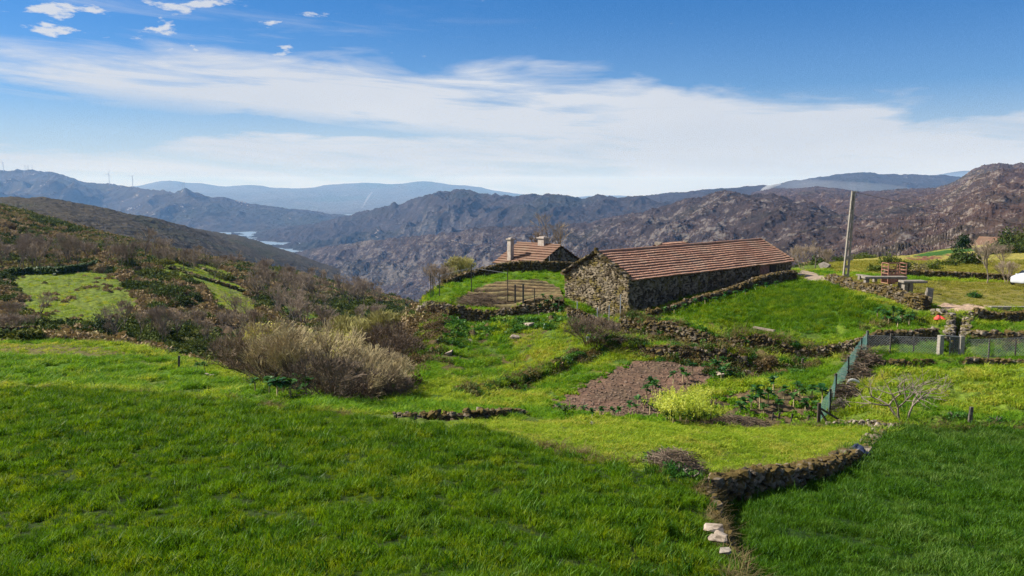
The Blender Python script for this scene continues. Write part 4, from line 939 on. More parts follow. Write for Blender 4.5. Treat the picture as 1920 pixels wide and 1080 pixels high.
for k_, dz_ in ((0, -.1), (1, -.45)):
    ig = Geo(); a = pc(1.0); ig.segs([(a[0] + .12, 0, a[2] + dz_)], [(a[0] + .32, 0, a[2] + dz_)], .03, .03, 6); ig.segs([(a[0] + .3, 0, a[2] + dz_ - .05)], [(a[0] + .3, 0, a[2] + dz_ + .12)], .06, .05, 8); ig.build('insulator', M['wire'], t)
def cable(p0, p1, sag, name, label, r_=.018):
    f_ = np.linspace(0, 1, 30); pts = p0[None] * (1 - f_[:, None]) + p1[None] * f_[:, None]; pts[:, 2] -= sag * 4 * f_ * (1 - f_)
    g = Geo(); g.tube(pts, r_, 4); return g.build(name, M['wood_dark'], origin=p0, label=label, cat='cable')
cable(np.array([PT[0] + .1, PT[1], PT[2] - .05]), P(2250, 425, 150), 2.2, 'overhead_cable', 'thin cable sagging away right from the power pole top')

def table(c, L, w, h, ang, label, legs):
    t = empty('picnic_table', c, ang, label=label, cat='table', group='stone tables in the yard')
    g = Geo(); g.box((0, 0, h - .09), (L, w, .18)); o = g.build('tabletop', M['granite'], t)
    bv = o.modifiers.new('b', 'BEVEL'); bv.width = .03; bv.segments = 2
    for lx in legs:
        lg = Geo(); lg.box((0, 0, (h - .18) / 2 - .1), (.3, w * .55, h - .18 + .2)); lo = lg.build('leg', M['granite'], t); lo.location = (lx, 0, 0)
        b2 = lo.modifiers.new('b', 'BEVEL'); b2.width = .02
    return t
ta = P(1622, 536, 71); tb = P(1700, 541, 66.5)
ta[2] = h1(ta[0], ta[1]); tb[2] = h1(tb[0], tb[1])
d = tb - ta; Lt = math.hypot(d[0], d[1]); an = math.atan2(d[1], d[0])
def onground(px, py, Y): q = P(px, py, Y); q[2] = h1(q[0], q[1]); return q
table(onground(1657, 536, 69.5), 3.5, .8, .98, .02, 'long granite picnic table in front of the rusty cart', (-1.45, 1.4))
table(onground(1711, 540, 66.8), 1.9, .95, 1.0, .02, 'shorter granite table right of the rusty cart with two pale legs', (-.62, -.22))
g = Geo(); g.box((0, 0, .40), (Lt * .95, .34, .10)); 
for x_ in (-Lt * .4, 0, Lt * .4): g.box((x_, 0, .17), (.25, .3, .36))
c_ = onground(1640, 530, 74.0); o = g.build('stone_bench', M['granite'], label='long dark stone bench behind the picnic tables', cat='bench'); o.location = (c_[0], c_[1], h1(c_[0], c_[1]) + .15); o.rotation_euler = (0, 0, an)
# rusty cattle feeder
cb = P(1675, 533, 71.5); cb[2] = h1(cb[0], cb[1])
t = empty('cattle_feeder', cb, 0.06, label='rusty metal cage cart standing behind the picnic tables', cat='feeder')
fw, fd, fh, fs = 1.55, 1.1, 1.72, .14
g = Geo()
for sx_ in (-1, 1):
    for sy_ in (-1, 1): g.box((sx_ * fw / 2, sy_ * fd / 2, fs + fh / 2), (.06, .06, fh))
for z_ in (fs + .05, fs + .55, .62 + fs + .25, fs + 1.15, fs + 1.42, fs + fh):
    for sy_ in (-1, 1): g.box((0, sy_ * fd / 2, z_), (fw - .06, .045, .045))
    for sx_ in (-1, 1): g.box((sx_ * fw / 2, 0, z_), (.045, fd - .06, .045))
g.box((0, -fd / 2, fs + fh * .72), (.05, .05, fh * .52)); g.build('frame', M['rust'], t)
for x0_, x1_ in ((-.74, -.15), (.12, .74)):
    pg = Geo(); pg.box(((x0_ + x1_) / 2, -fd / 2 - .03, fs + .42), (x1_ - x0_, .02, .72)); 
    for zz_ in (.2, .5, .78): pg.box(((x0_ + x1_) / 2, -fd / 2 - .055, fs + zz_), (x1_ - x0_, .03, .03))
    pg.build('side_panel', M['rust'], t)
pg = Geo(); pg.box((0, fd / 2 + .03, fs + .42), (1.5, .02, .72)); pg.build('back_panel', M['rust'], t)
for x_ in (-.5, .5):
    wg = Geo(); wg.segs([(x_ - .05, -fd / 2 + .1, .16)], [(x_ + .05, -fd / 2 + .1, .16)], .16, .16, 12); wg.build('wheel', M['rubber'], t)
# car, only its front reaches into the photograph: loft of cross sections from nose to tail
def make_car(loc, rz):
    t = empty('parked_car', loc, rz, label='white parked hatchback entering at the right edge of the yard', cat='car')
    # stations x (nose at 0), half width, sill z, shoulder z, roof z, roof half width
    st = [(0.0,.60,.34,.70,.74,.44),(.10,.78,.22,.80,.86,.62),(.45,.84,.20,.88,.96,.68),(1.0,.86,.20,.94,1.04,.70),(1.35,.86,.20,.92,1.02,.68),(1.95,.87,.20,.94,1.36,.60),(2.5,.87,.20,.95,1.46,.58),(3.2,.87,.20,.96,1.44,.57),(3.75,.85,.22,.97,1.22,.56),(3.95,.78,.3,.9,1.0,.52),(4.0,.6,.42,.7,.74,.45)]
    V = []
    for x, hw, zs, zsh, zr, rw in st:
        half = [(0, zs), (hw * .92, zs), (hw, zs + .18), (hw, zsh - .08), (hw * .95, zsh), (rw, zr - .04), (rw * .8, zr), (0, zr + .02)]
        V += [(x, y, z) for y, z in half] + [(x, -y, z) for y, z in half[-2:0:-1]]
    k = 14; Qs = []
    for i in range(len(st) - 1):
        for j in range(k): Qs.append([i*k+j, (i+1)*k+j, (i+1)*k+(j+1)%k, i*k+(j+1)%k])
    g = Geo(); V = np.array(V)
    g.add(V, Q=Qs); n0 = len(V)
    g.add(V[:k], T=[[0, (i + 1), i] for i in range(1, k - 1)]); g.add(V[-k:], T=[[0, i, i + 1] for i in range(1, k - 1)])
    body = g.build('body', M['white_paint'], t, smooth=True)
    bpy.context.view_layer.update()
    bm = bmesh.new(); bm.from_mesh(body.data); bmesh.ops.remove_doubles(bm, verts=bm.verts, dist=1e-4); bmesh.ops.recalc_face_normals(bm, faces=bm.faces); bm.to_mesh(body.data); bm.free()
    sb = body.modifiers.new('s', 'SUBSURF'); sb.levels = 2; sb.render_levels = 2
    def pane(name, q, m_):
        q = np.array(q, float); g = Geo(); c_ = q.mean(0); n_ = np.cross(q[1] - q[0], q[2] - q[0]); n_ /= np.linalg.norm(n_)
        g.add(np.concatenate([q, q - n_ * .012]), Q=[[0,1,2,3],[7,6,5,4],[0,4,5,1],[1,5,6,2],[2,6,7,3],[3,7,4,0]]); return g.build(name, m_, t)
    pane('windscreen', [(1.38,-.60,1.035),(1.38,.60,1.035),(1.95,.53,1.375),(1.95,-.53,1.375)], M['glass_dark'])
    for sy in (-1, 1):
        pane('side_window', [(1.75,sy*.835,1.0),(2.6,sy*.84,1.0),(2.6,sy*.625,1.37),(2.05,sy*.63,1.34)], M['glass_dark'])
        pane('side_window', [(2.68,sy*.84,1.0),(3.5,sy*.83,1.02),(3.25,sy*.61,1.36),(2.68,sy*.625,1.37)], M['glass_dark'])
        h_ = Geo(); put_rock(h_, (.16, sy * .62, .66), (.35, .28, .2), random.Random(2), tilt=.05); h_.build('headlight', M['alloy'], t)
        mg = Geo(); mg.box((1.75, sy * .93, .98), (.12, .16, .12)); mg.build('wing_mirror', M['white_paint'], t)
    for x in (.78, 3.25):
        for sy in (-1, 1):
            w_ = Geo(); w_.segs([(x, sy * .70, .31)], [(x, sy * .885, .31)], .31, .31, 24)
            a_ = np.linspace(0, 2 * math.pi, 25)[:-1]
            w_.add([(x + .31 * math.cos(q), sy * .885, .31 + .31 * math.sin(q)) for q in a_] + [(x, sy * .885, .31)], T=[[i, (i + 1) % 24, 24] for i in range(24)])
            wo_ = w_.build('wheel', M['rubber'], t)
            r_ = Geo(); 
            r_.add([(x + .2 * math.cos(q), sy * .893, .31 + .2 * math.sin(q)) for q in a_] + [(x, sy * .905, .31)], T=[[i, (i + 1) % 24, 24] for i in range(24)]); r_.build('rim', M['alloy'], wo_)
    return t
cc = P(1905, 539, 80); cc[2] = h1(cc[0] + 1, cc[1])
make_car((cc[0] + .5, cc[1] + .6, cc[2] + .12), 0.62)
#=====PART4

# ------------------------------------------------------------------ things far off on the hills
def hill_hit(name, px, py):
    pxs, Y, z = HILL[name]; j = int(np.argmin(np.abs(pxs - px))); e = z[:, j] / Y[:, j]
    k = np.where(e >= float(tanel(py)))[0]; k = k[0] if len(k) else int(np.argmax(e))
    return np.array([tanaz(px) * Y[k, j], Y[k, j], z[k, j]])
def ribbon(name, hname, pts, w, label=None, lift=1.0):
    q = []
    for (a, b_), (c, d) in zip(pts[:-1], pts[1:]):
        for f_ in np.linspace(0, 1, 8)[:-1]: q.append(hill_hit(hname, a + (c - a) * f_, b_ + (d - b_) * f_))
    q = np.array(q); n9 = len(q); tt = q[:, 0] / q[:, 1]; Ys = np.array([np.median(q[max(0, i - 6):i + 7, 1]) for i in range(n9)]); Ys = np.convolve(np.pad(Ys, 2, 'edge'), [.2] * 5, 'valid')
    pxs, Yh, zh = HILL[hname]
    for i in range(n9):
        j = int(np.argmin(np.abs(tanaz(pxs) - tt[i]))); q[i] = (tt[i] * Ys[i], Ys[i], np.interp(Ys[i], Yh[:, j], zh[:, j]) + lift)
    tg = np.gradient(q[:, :2], axis=0); tg /= np.linalg.norm(tg, axis=1, keepdims=True) + 1e-9; nn = np.stack([-tg[:, 1], tg[:, 0]], 1) * w / 2
    V = np.concatenate([np.c_[q[:, :2] + nn, q[:, 2]], np.c_[q[:, :2] - nn, q[:, 2]]]); n_ = len(q); i = np.arange(n_ - 1)
    return obj_np(name, V, np.stack([i, i + 1, n_ + i + 1, n_ + i], 1), M['track_pale'], kind='structure')
M['track_pale'] = plain('track_pale', (0.26, 0.22, 0.185), (0.2, 0.17, 0.145), 0.05)
ribbon('dirt_track', 'grey_ridge', [(836,450),(850,453),(868,455),(882,460),(897,463)], 9)
ribbon('dirt_track', 'central_massif', [(709,424),(713,433),(706,439),(697,441),(712,443),(714,447),(706,452)], 16)
def turbine(px, py, hpx, hname, blades, label):
    base = hill_hit(hname, px, py); hh = hpx * base[1] / F
    t = empty('wind_turbine' if blades else 'radio_mast', base, label=label, cat='wind turbine' if blades else 'mast', group='wind turbines on the blue ridge' if blades else 'masts on the blue ridge')
    g = Geo(); g.segs([(0, 0, -15)], [(0, 0, hh)], hh * .030, hh * .016, 8); g.build('tower', M['turbine' if blades else 'mast'], t)
    if blades:
        g = Geo(); g.box((0, -hh * .02, hh), (hh * .03, hh * .09, hh * .035)); g.build('nacelle', M['turbine'], t)
        a0 = RN.uniform(0, 2)
        for k_ in range(3):
            a = a0 + k_ * 2 * math.pi / 3; g = Geo(); g.segs([(0, -hh * .07, hh)], [(math.sin(a) * hh * .5, -hh * .07, hh + math.cos(a) * hh * .5)], hh * .016, hh * .004, 5); g.build('blade', M['turbine'], t)
    else:
        g = Geo(); g.segs([(0, 0, hh * .8)], [(0, 0, hh * .86)], hh * .07, hh * .07, 8); g.build('antenna', M['mast'], t)
for q in [(26,321,17,1,'wind turbine nearest the left edge, on the blue ridge'),(219,345,19,1,'wind turbine on the shoulder of the blue ridge, left of its neighbour'),(262,351,20,1,'wind turbine farthest right on the blue ridge'),
          (66,319,10,0,'leftmost mast of the cluster on the ridge top'),(70,319,8,0,'short mast in the cluster on the ridge top'),(72,319,9,0,'middle mast in the cluster on the ridge top'),(79,319,9,0,'rightmost mast of the cluster on the ridge top'),(353,354,12,0,'thin mast beside the rocky knob of the ridge'),(357,352,12,0,'thin mast on the rocky knob of the ridge')]:
    turbine(q[0], q[1] + 1, q[2], 'blue_ridge', q[3], q[4])
for i, (px, py) in enumerate([(452,378),(457,380),(462,378),(468,382),(472,386),(461,384),(268,389),(273,387),(263,392),(240,352)]):
    b0 = hill_hit('blue_ridge', px, py); L = RN.uniform(11, 18); g = Geo(); w_ = 9
    t = empty('distant_house', b0, RN.uniform(-.5, .5), label='tiny white house far off in the ' + ('hamlet by the rocky knob' if i < 6 else 'valley at left'), cat='house', group='white houses on the far slope ' + ('right' if i < 6 else 'left'))
    g.box((0, 0, 1), (L, w_, 12)); g.build('wall', M['plaster'], t)
    g = Geo(); g.add([(-L/2-.5,-w_/2-.5,7.02),(L/2+.5,-w_/2-.5,7.02),(L/2+.5,w_/2+.5,7.02),(-L/2-.5,w_/2+.5,7.02),(-L/2-.5,0,10),(L/2+.5,0,10)], Q=[[0,1,5,4],[2,3,4,5],[0,3,2,1]], T=[[0,4,3],[1,2,5]]); g.build('roof', M['tiles_light'], t)
# smoke drifting behind the grey ridge
def smoke(name, pts, dens, label):
    m_ = bpy.data.materials.new(name); m_.use_nodes = True; nt = m_.node_tree
    for n in list(nt.nodes): nt.nodes.remove(n)
    q = NB(nt); out = q.add('ShaderNodeOutputMaterial'); pv = q.add('ShaderNodeVolumePrincipled'); pv.inputs['Color'].default_value = (.93, .96, 1, 1); pv.inputs['Density'].default_value = dens * 2.2
    q.l.new(pv.outputs[0], out.inputs['Volume'])
    bm = bmesh.new(); Ns = 14; rings = []
    for px, py, Y, r_ in pts:
        c = P(px, py, Y); R_ = r_ * Y / F
        rings.append([bm.verts.new((c[0], c[1] + math.cos(a) * R_ * 1.5, c[2] + math.sin(a) * R_)) for a in [2 * math.pi * i / Ns for i in range(Ns)]])
    for a, c in zip(rings[:-1], rings[1:]):
        for i in range(Ns): bm.faces.new([a[i], a[(i + 1) % Ns], c[(i + 1) % Ns], c[i]])
    bm.faces.new(rings[0][::-1]); bm.faces.new(rings[-1]); bmesh.ops.recalc_face_normals(bm, faces=bm.faces)
    me = bpy.data.meshes.new(name); bm.to_mesh(me); bm.free(); me.materials.append(m_); o = bpy.data.objects.new(name, me); link(o); tag(o, label, 'smoke', kind='stuff')
smoke('smoke', [(1421,368,5200,1),(1424,361,5200,2),(1430,356,5200,4),(1440,351,5200,5),(1452,347,5200,4),(1464,345,5200,2)], 1.1e-2, 'thin white smoke rising behind the grey ridge')
smoke('smoke', [(1436,354,5300,2),(1465,349,5400,8),(1495,346,5500,11),(1530,350,5600,14),(1570,349,5700,10),(1610,353,5750,12),(1660,352,5800,8),(1720,355,5900,2)], 5e-4, 'faint smoke drifting right along the far ridge')
smoke('smoke', [(677,392,8200,.6),(680,388,8200,1.5),(684,380,8200,3),(690,370,8200,4),(698,360,8200,2)], 1.5e-3, 'faint wisp of smoke in the far valley')

# ------------------------------------------------------------------ vegetation
PROTO = bpy.data.collections.new('prototypes')
def proto(name, me):
    o = bpy.data.objects.new(name, me); PROTO.objects.link(o); return o
def blades(n, R, h, w, lean, seed, hvar=.4, droop=.35, flat=False):
    r = np.random.RandomState(seed); a = r.rand(n) * 2 * np.pi; rr = R * np.sqrt(r.rand(n)); bx, by = rr * np.cos(a), rr * np.sin(a)
    hh = h * (1 - hvar + 2 * hvar * r.rand(n)); ld = r.rand(n) * 2 * np.pi; lm = lean * (0.3 + r.rand(n)) * hh; fa = r.rand(n) * np.pi
    wx, wy = np.cos(fa) * w / 2, np.sin(fa) * w / 2
    def ring(f, ws): 
        x = bx + np.cos(ld) * lm * f ** 2 * (1 + droop); y = by + np.sin(ld) * lm * f ** 2 * (1 + droop); z = hh * f * (1 - droop * .35 * f * lean * 2)
        return np.stack([x - wx * ws, y - wy * ws, z], 1), np.stack([x + wx * ws, y + wy * ws, z], 1)
    a0, a1 = ring(0, .7); b0, b1 = ring(.5, 1.0); c0, c1 = ring(1, .12); a0[:, 2] -= .03; a1[:, 2] -= .03
    V = np.stack([a0, a1, b0, b1, c0, c1], 1).reshape(-1, 3); i = np.arange(n) * 6
    return V, np.concatenate([np.stack([i, i + 1, i + 3, i + 2], 1), np.stack([i + 2, i + 3, i + 5, i + 4], 1)])
def leafball(n, R, h, ls, seed, shell=.45, stems=0, z0=0.0, squash=1.0):
    """leaf sized faces through a lumpy volume"""
    r = np.random.RandomState(seed); d = r.normal(0, 1, (n, 3)); d /= np.linalg.norm(d, axis=1, keepdims=True); d[:, 2] = np.abs(d[:, 2]) * 1.0 - .12
    lum = 1 + .28 * np.sin(d[:, 0] * 5 + seed) * np.cos(d[:, 1] * 4.3 + seed * 2) + .15 * np.sin(d[:, 2] * 9 + seed)
    rad = (1 - shell * r.rand(n) ** 1.6) * lum
    c = d * rad[:, None] * np.array([R, R, h]); c[:, 2] += z0
    u_ = r.normal(0, 1, (n, 3)); u_ /= np.linalg.norm(u_, axis=1, keepdims=True); w_ = np.cross(u_, r.normal(0, 1, (n, 3))); w_ /= np.linalg.norm(w_, axis=1, keepdims=True)
    s_ = ls * (.6 + .8 * r.rand(n))[:, None]
    V = np.stack([c - u_ * s_, c + w_ * s_ * .45, c + u_ * s_, c - w_ * s_ * .45], 1).reshape(-1, 3); i = np.arange(n) * 4
    return V, np.stack([i, i + 1, i + 2, i + 3], 1)
def scatter(name, protos, pts, scl, tilt=0.15, label=None, cat=None, seed=0, alignz=None):
    """one object: copies of the prototypes on given ground points"""
    pts = np.asarray(pts); n = len(pts)
    if n == 0: return
    r = np.random.RandomState(seed); me = bpy.data.meshes.new(name); me.vertices.add(n); me.vertices.foreach_set('co', pts.astype(np.float32).ravel())
    a = me.attributes.new('scl', 'FLOAT', 'POINT'); a.data.foreach_set('value', np.asarray(scl, np.float32) * np.ones(n, np.float32))
    ro = np.stack([r.uniform(-tilt, tilt, n), r.uniform(-tilt, tilt, n), r.uniform(0, 2 * np.pi, n)], 1)
    a = me.attributes.new('rotv', 'FLOAT_VECTOR', 'POINT'); a.data.foreach_set('vector', ro.astype(np.float32).ravel())
    a = me.attributes.new('pick', 'INT', 'POINT'); a.data.foreach_set('value', r.randint(0, len(protos), n).astype(np.int32))
    o = bpy.data.objects.new(name, me); link(o); tag(o, label, cat, kind='stuff')
    ng = bpy.data.node_groups.new(name, 'GeometryNodeTree'); ng.interface.new_socket('Geometry', in_out='INPUT', socket_type='NodeSocketGeometry'); ng.interface.new_socket('Geometry', in_out='OUTPUT', socket_type='NodeSocketGeometry')
    N_ = ng.nodes; L_ = ng.links; gi = N_.new('NodeGroupInput'); go = N_.new('NodeGroupOutput'); jn = N_.new('GeometryNodeJoinGeometry')
    for p_ in reversed(protos):
        oi = N_.new('GeometryNodeObjectInfo'); oi.inputs['Object'].default_value = p_; oi.inputs['As Instance'].default_value = True; L_.new(oi.outputs['Geometry'], jn.inputs[0])
    ip = N_.new('GeometryNodeInstanceOnPoints'); ip.inputs['Pick Instance'].default_value = True
    def attr(nm, tp):
        q = N_.new('GeometryNodeInputNamedAttribute'); q.data_type = tp; q.inputs[0].default_value = nm; return q.outputs[0]
    L_.new(gi.outputs[0], ip.inputs['Points']); L_.new(jn.outputs[0], ip.inputs['Instance']); L_.new(attr('pick', 'INT'), ip.inputs['Instance Index'])
    L_.new(attr('rotv', 'FLOAT_VECTOR'), ip.inputs['Rotation']); L_.new(attr('scl', 'FLOAT'), ip.inputs['Scale']); L_.new(ip.outputs[0], go.inputs[0])
    md = o.modifiers.new('scatter', 'NODES'); md.node_group = ng
    return o
def sample(y0, y1, dens, p0=-90, p1=2010, seed=0, cond=None):
    """random ground points between two distances, dens per square metre (may be a function of distance)"""
    r = np.random.RandomState(seed); a0, a1 = float(tanaz(p0)), float(tanaz(p1)); dm = max(dens(y) for y in np.linspace(y0, y1, 20)) if callable(dens) else dens
    n = int(0.5 * (a1 - a0) * (y1 ** 2 - y0 ** 2) * dm); y = np.sqrt(r.uniform(y0 ** 2, y1 ** 2, n)); x = r.uniform(a0, a1, n) * y
    if callable(dens): k = r.rand(n) < np.vectorize(dens)(y) / dm; x, y = x[k], y[k]
    if cond is not None: k = cond(x, y); x, y = x[k], y[k]
    return x, y
def wob(x, y): return x + 0.8 * fbm(x * 0.7, y * 0.7, 4, 40, .6), y + 0.8 * fbm(x * 0.7 + 50, y * 0.7, 4, 44, .6)
def inA(*names):
    def f(x, y):
        wx_, wy_ = wob(x, y); m_ = np.zeros(x.shape, bool)
        for n_ in names: m_ |= pip(wx_, wy_, AREA[n_])
        return m_
    return f
def xyz(x, y, dz=0.0): return np.stack([x, y, H(x, y) + dz], 1)
def mp(name, VQ, m_): return proto(name, mesh_np(name, VQ[0], VQ[1], m_))
GR = [mp('rye_clump', blades(38, .18, .155, .015, .42, i, .5), M['grass_rye']) for i in range(4)]
GD = [mp('rye_dark_clump', blades(38, .18, .17, .015, .42, 10 + i, .5), M['grass_dark']) for i in range(4)]
GM = [mp('meadow_tuft', blades(36, .20, .10, .018, 1.0, 20 + i, .5), M['grass_meadow']) for i in range(4)]
M['grass_turf'] = leafy('grass_turf', (0.16, 0.17, 0.02), (0.26, 0.25, 0.04), (0.32, 0.28, 0.07), 1.0, 0.4, 0.6, 0.15)
GT = [mp('turf_tuft', blades(36, .20, .08, .018, 1.0, 25 + i, .5), M['grass_turf']) for i in range(3)]
GB = [mp('bright_tuft', blades(36, .20, .16, .020, .8, 30 + i, .5), M['grass_bright']) for i in range(4)]
GY = [mp('dry_tuft', blades(60, .22, .24, .012, 1.0, 40 + i, .5), M['grass_dry']) for i in range(3)]
LB = [mp('bramble_clump', leafball(330, .55, .5, .085, 50 + i), M['bramble']) for i in range(3)]
LI = [mp('ivy_clump', leafball(300, .5, .32, .08, 60 + i), M['ivy']) for i in range(3)]
LW = [mp('weed_clump', leafball(70, .20, .16, .06, 70 + i), M['grass_bright']) for i in range(3)]
HE = [mp('heath_clump', leafball(260, .8, .62, .16, 80 + i, .3), M['heath']) for i in range(4)]
M['bracken'] = leafy('bracken', (0.10, 0.070, 0.040), (0.19, 0.135, 0.075), (0.085, 0.085, 0.03), 0.5, 0.15, 0.9, 0.3)
HB = [mp('bracken_clump', leafball(620, .8, .55, .065, 84 + i, .35), M['bracken']) for i in range(3)]
HG = [mp('gorse_clump', leafball(320, .8, .85, .13, 90 + i, .4), M['gorse']) for i in range(3)]

x, y = sample(13.5, 41, lambda d: 44 if d < 24 else 34, -330, 2010, seed=1, cond=inA('rye_left'))
cl = fbm(x * .9, y * .9, 3, 120); cl2 = fbm(x * .22, y * .22, 3, 125)
k = (fbm(x * 1.6, y * 1.6, 3, 121) > -.36) | (rs.rand(len(x)) < .45); x, y, cl, cl2 = x[k], y[k], cl[k], cl2[k]
scatter('rye_grass', GR, xyz(x, y, -.01), np.clip(.80 + 1.25 * cl + .45 * cl2 + rs.uniform(-.12, .12, len(x)), .35, 1.6) * np.interp(y, [14, 40], [.95, 1.25]), .2, 'tall bright green grass of the big left foreground field', 'grass', 1)
x, y = sample(14, 41, 5, seed=51, cond=inA('rye_left')); k = fbm(x * 1.1, y * 1.1, 3, 320) > .17
scatter('dark_rye_tussocks', GD, xyz(x[k], y[k], -.01), rs.uniform(1.1, 1.9, k.sum()), .3, 'taller dark green tussocks in the left foreground field', 'grass', 51)
x, y = sample(15, 41, lambda d: 44 if d < 26 else 34, 1250, 2330, seed=2, cond=inA('rye_right'))
cl = fbm(x * .8, y * .8, 3, 130)
scatter('dark_grass', GD, xyz(x, y, -.01), np.clip(.90 + 1.2 * cl + rs.uniform(-.12, .12, len(x)), .4, 1.6) * np.interp(y, [14, 40], [.95, 1.3]), .2, 'tall dark green grass of the right foreground field', 'grass', 2)
x, y = sample(24, 43, 22, 700, 1750, seed=3, cond=inA('meadow'))
cl = fbm(x * 1.1, y * 1.1, 3, 140)
scatter('meadow_grass', GM, xyz(x, y, -.01), np.clip(1.05 + 1.0 * cl, .4, 2.2), .2, 'short yellow green turf of the curved meadow', 'grass', 3)
def other(x, y):
    m_ = ~leftslope(x, y)
    for n_ in ('rye_left', 'rye_right', 'meadow', 'plough', 'rows', 'garden_soil', 'dirt_path', 'track', 'yard', 'far_field', 'upper_field', 'brown_patch'): m_ &= ~inA(n_)(x, y)
    return m_ & ~pip(x, y, BARNP) & ~pip(x, y, HOUSEP)
bx = lambda F1, ax, L, w: np.array([F1, F1 + ax * L, F1 + ax * L + np.array([-ax[1], ax[0]]) * w, F1 + np.array([-ax[1], ax[0]]) * w])
BARNP, HOUSEP = bx(B1, axb, BL, BW), bx(S1, axs, 6.76, 7.46)
x, y = sample(36, 95, lambda d: 13 if d < 60 else 8, seed=4, cond=other)
cl = fbm(x * .6, y * .6, 4, 150); br = fbm(x * .12, y * .12, 3, 160) > 0
k = cl > -.22; x, y, cl, br = x[k], y[k], cl[k], br[k]
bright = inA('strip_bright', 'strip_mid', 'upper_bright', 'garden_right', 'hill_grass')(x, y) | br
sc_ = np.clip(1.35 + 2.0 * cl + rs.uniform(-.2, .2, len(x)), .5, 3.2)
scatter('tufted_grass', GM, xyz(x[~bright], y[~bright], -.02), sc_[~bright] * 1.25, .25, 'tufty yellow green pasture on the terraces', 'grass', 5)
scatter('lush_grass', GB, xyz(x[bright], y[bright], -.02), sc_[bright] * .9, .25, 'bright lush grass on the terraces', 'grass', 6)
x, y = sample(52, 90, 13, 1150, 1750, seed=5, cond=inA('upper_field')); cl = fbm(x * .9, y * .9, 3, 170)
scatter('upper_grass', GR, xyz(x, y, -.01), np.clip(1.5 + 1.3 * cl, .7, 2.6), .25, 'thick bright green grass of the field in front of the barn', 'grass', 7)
x, y = sample(52, 130, 3.0, 1480, 2010, seed=6, cond=inA('yard', 'far_field'))
scatter('yard_turf', GT, xyz(x, y, -.01), rs.uniform(.8, 2.0, len(x)) * np.interp(y, [60, 120], [.7, 2.0]), .2, 'short worn turf of the yard and the field behind', 'grass', 8)
x, y = sample(38, 72, 1.6, -90, 800, seed=31, cond=other); cl = fbm(x * .5, y * 1.3, 3, 220); k = cl > .05
x2, y2 = sample(50, 75, 3.5, -90, 500, seed=32, cond=inA('brown_patch')); scatter('sparse_tufts', GM, xyz(x2, y2, -.02), rs.uniform(.8, 1.8, len(x2)), .3, 'sparse tufts on the dull brown strip at left', 'grass', 43)
scatter('dark_tufts', GD, xyz(x[k], y[k], -.02), rs.uniform(.9, 1.7, k.sum()), .35, 'darker tussocks in the pale pasture strips', 'grass', 35)
# weeds in the garden beds, dry tufts on the field margins
x, y = sample(38, 52, 5, 980, 1570, seed=7, cond=inA('garden_soil')); k = fbm(x * .7, y * .7, 3, 180) > -.05
scatter('garden_weeds', LW, xyz(x[k], y[k]), rs.uniform(.6, 1.7, k.sum()), .2, 'green weeds over the brown garden beds', 'weeds', 9)
def line_pts(pts, per_m, spread, seed):
    q, _ = resample(pts, .1); r = np.random.RandomState(seed); L = len(q) * .1; n_ = int(L * per_m); i = r.randint(0, len(q), n_)
    return q[i, 0] + r.normal(0, spread, n_), q[i, 1] + r.normal(0, spread, n_)
pe = AREA['plough']; ex, ey = line_pts(np.concatenate([pe, pe[:1]]), 5, .35, 71); scatter('edge_weeds', LW, xyz(ex, ey), rs.uniform(.4, 1.3, len(ex)), .2, 'weeds creeping in along the edge of the ploughed plot', 'weeds', 41)
x, y = sample(60, 88, 3, 850, 1070, seed=17, cond=inA('rows')); k = rs.rand(len(x)) < .5
scatter('row_crop', LW, xyz(x[k], y[k], .05), rs.uniform(.4, .8, k.sum()), .2, 'small seedlings along the planted garden rows', 'seedlings', 19)
lx, ly = [], []
for pts, d_, s_ in [([(0,40),(200,40),(350,40),(430,39.3),(520,37.5),(620,35.5),(720,33.4)], 2.2, .45), ([(870,31.7),(960,30.3),(1080,27.9),(1180,26.2),(1260,25.2)], 3, .25), ([(1330,24.4),(1358,21.8),(1388,18.8),(1420,16)], 9, .16), ([(1670,39.5),(1750,39.3),(1850,39.3),(2000,39.3)], 7, .35), ([(1345,41),(1440,41.3),(1540,41.6)], 5, .25)]:
    a, c = line_pts(along(pts), d_, s_, len(lx) + 3); lx.append(a); ly.append(c)
x, y = np.concatenate(lx), np.concatenate(ly)
scatter('dry_grass', GY, xyz(x, y, -.02), rs.uniform(.6, 1.5, len(x)), .3, 'dry straw coloured grass along the field margins', 'grass', 10)
CLOD = [proto('clod', mesh_np('clod', ROCKS[i][0] * [.11, .10, .075], ROCKS[i][1], M['soil'])) for i in range(5)]
x, y = sample(40, 60, 16, 950, 1450, seed=27, cond=inA('plough')); scatter('soil_clods', CLOD, xyz(x, y, .01), rs.uniform(.4, 1.5, len(x)) ** 1.5, .6, 'brown clods of the freshly turned plot', 'soil clods', 27)
x, y = sample(38, 52, 4, 980, 1570, seed=28, cond=inA('garden_soil')); scatter('garden_clods', CLOD, xyz(x, y, .0), rs.uniform(.3, 1.1, len(x)), .6, 'brown clods between the garden plants', 'soil clods', 28)
x, y = sample(110, 420, .8, 0, 640, seed=29, cond=lambda x, y: pip(x, y, AREA['s1']) | pip(x, y, AREA['s2']) | pip(x, y, AREA['s3']) | pip(x, y, AREA['s4']) | pip(x, y, AREA['slope_green'])); k = fbm(x * .15, y * .15, 3, 210) > -.1
scatter('strip_grass', GM, xyz(x[k], y[k], -.02), rs.uniform(1.2, 3.0, k.sum()), .2, 'grass of the green terraces on the left hillside', 'grass', 29)
fx3, fy3 = line_pts(along([(1345,24.2),(1400,25.6),(1480,27.0),(1560,29.0),(1612,31.2),(1645,34.8),(1672,39)]), 9, .22, 91)
scatter('wall_foot_grass', GD, xyz(fx3, fy3, -.01), rs.uniform(1.0, 2.2, len(fx3)), .35, 'long grass at the foot of the curved wall', 'grass', 53)
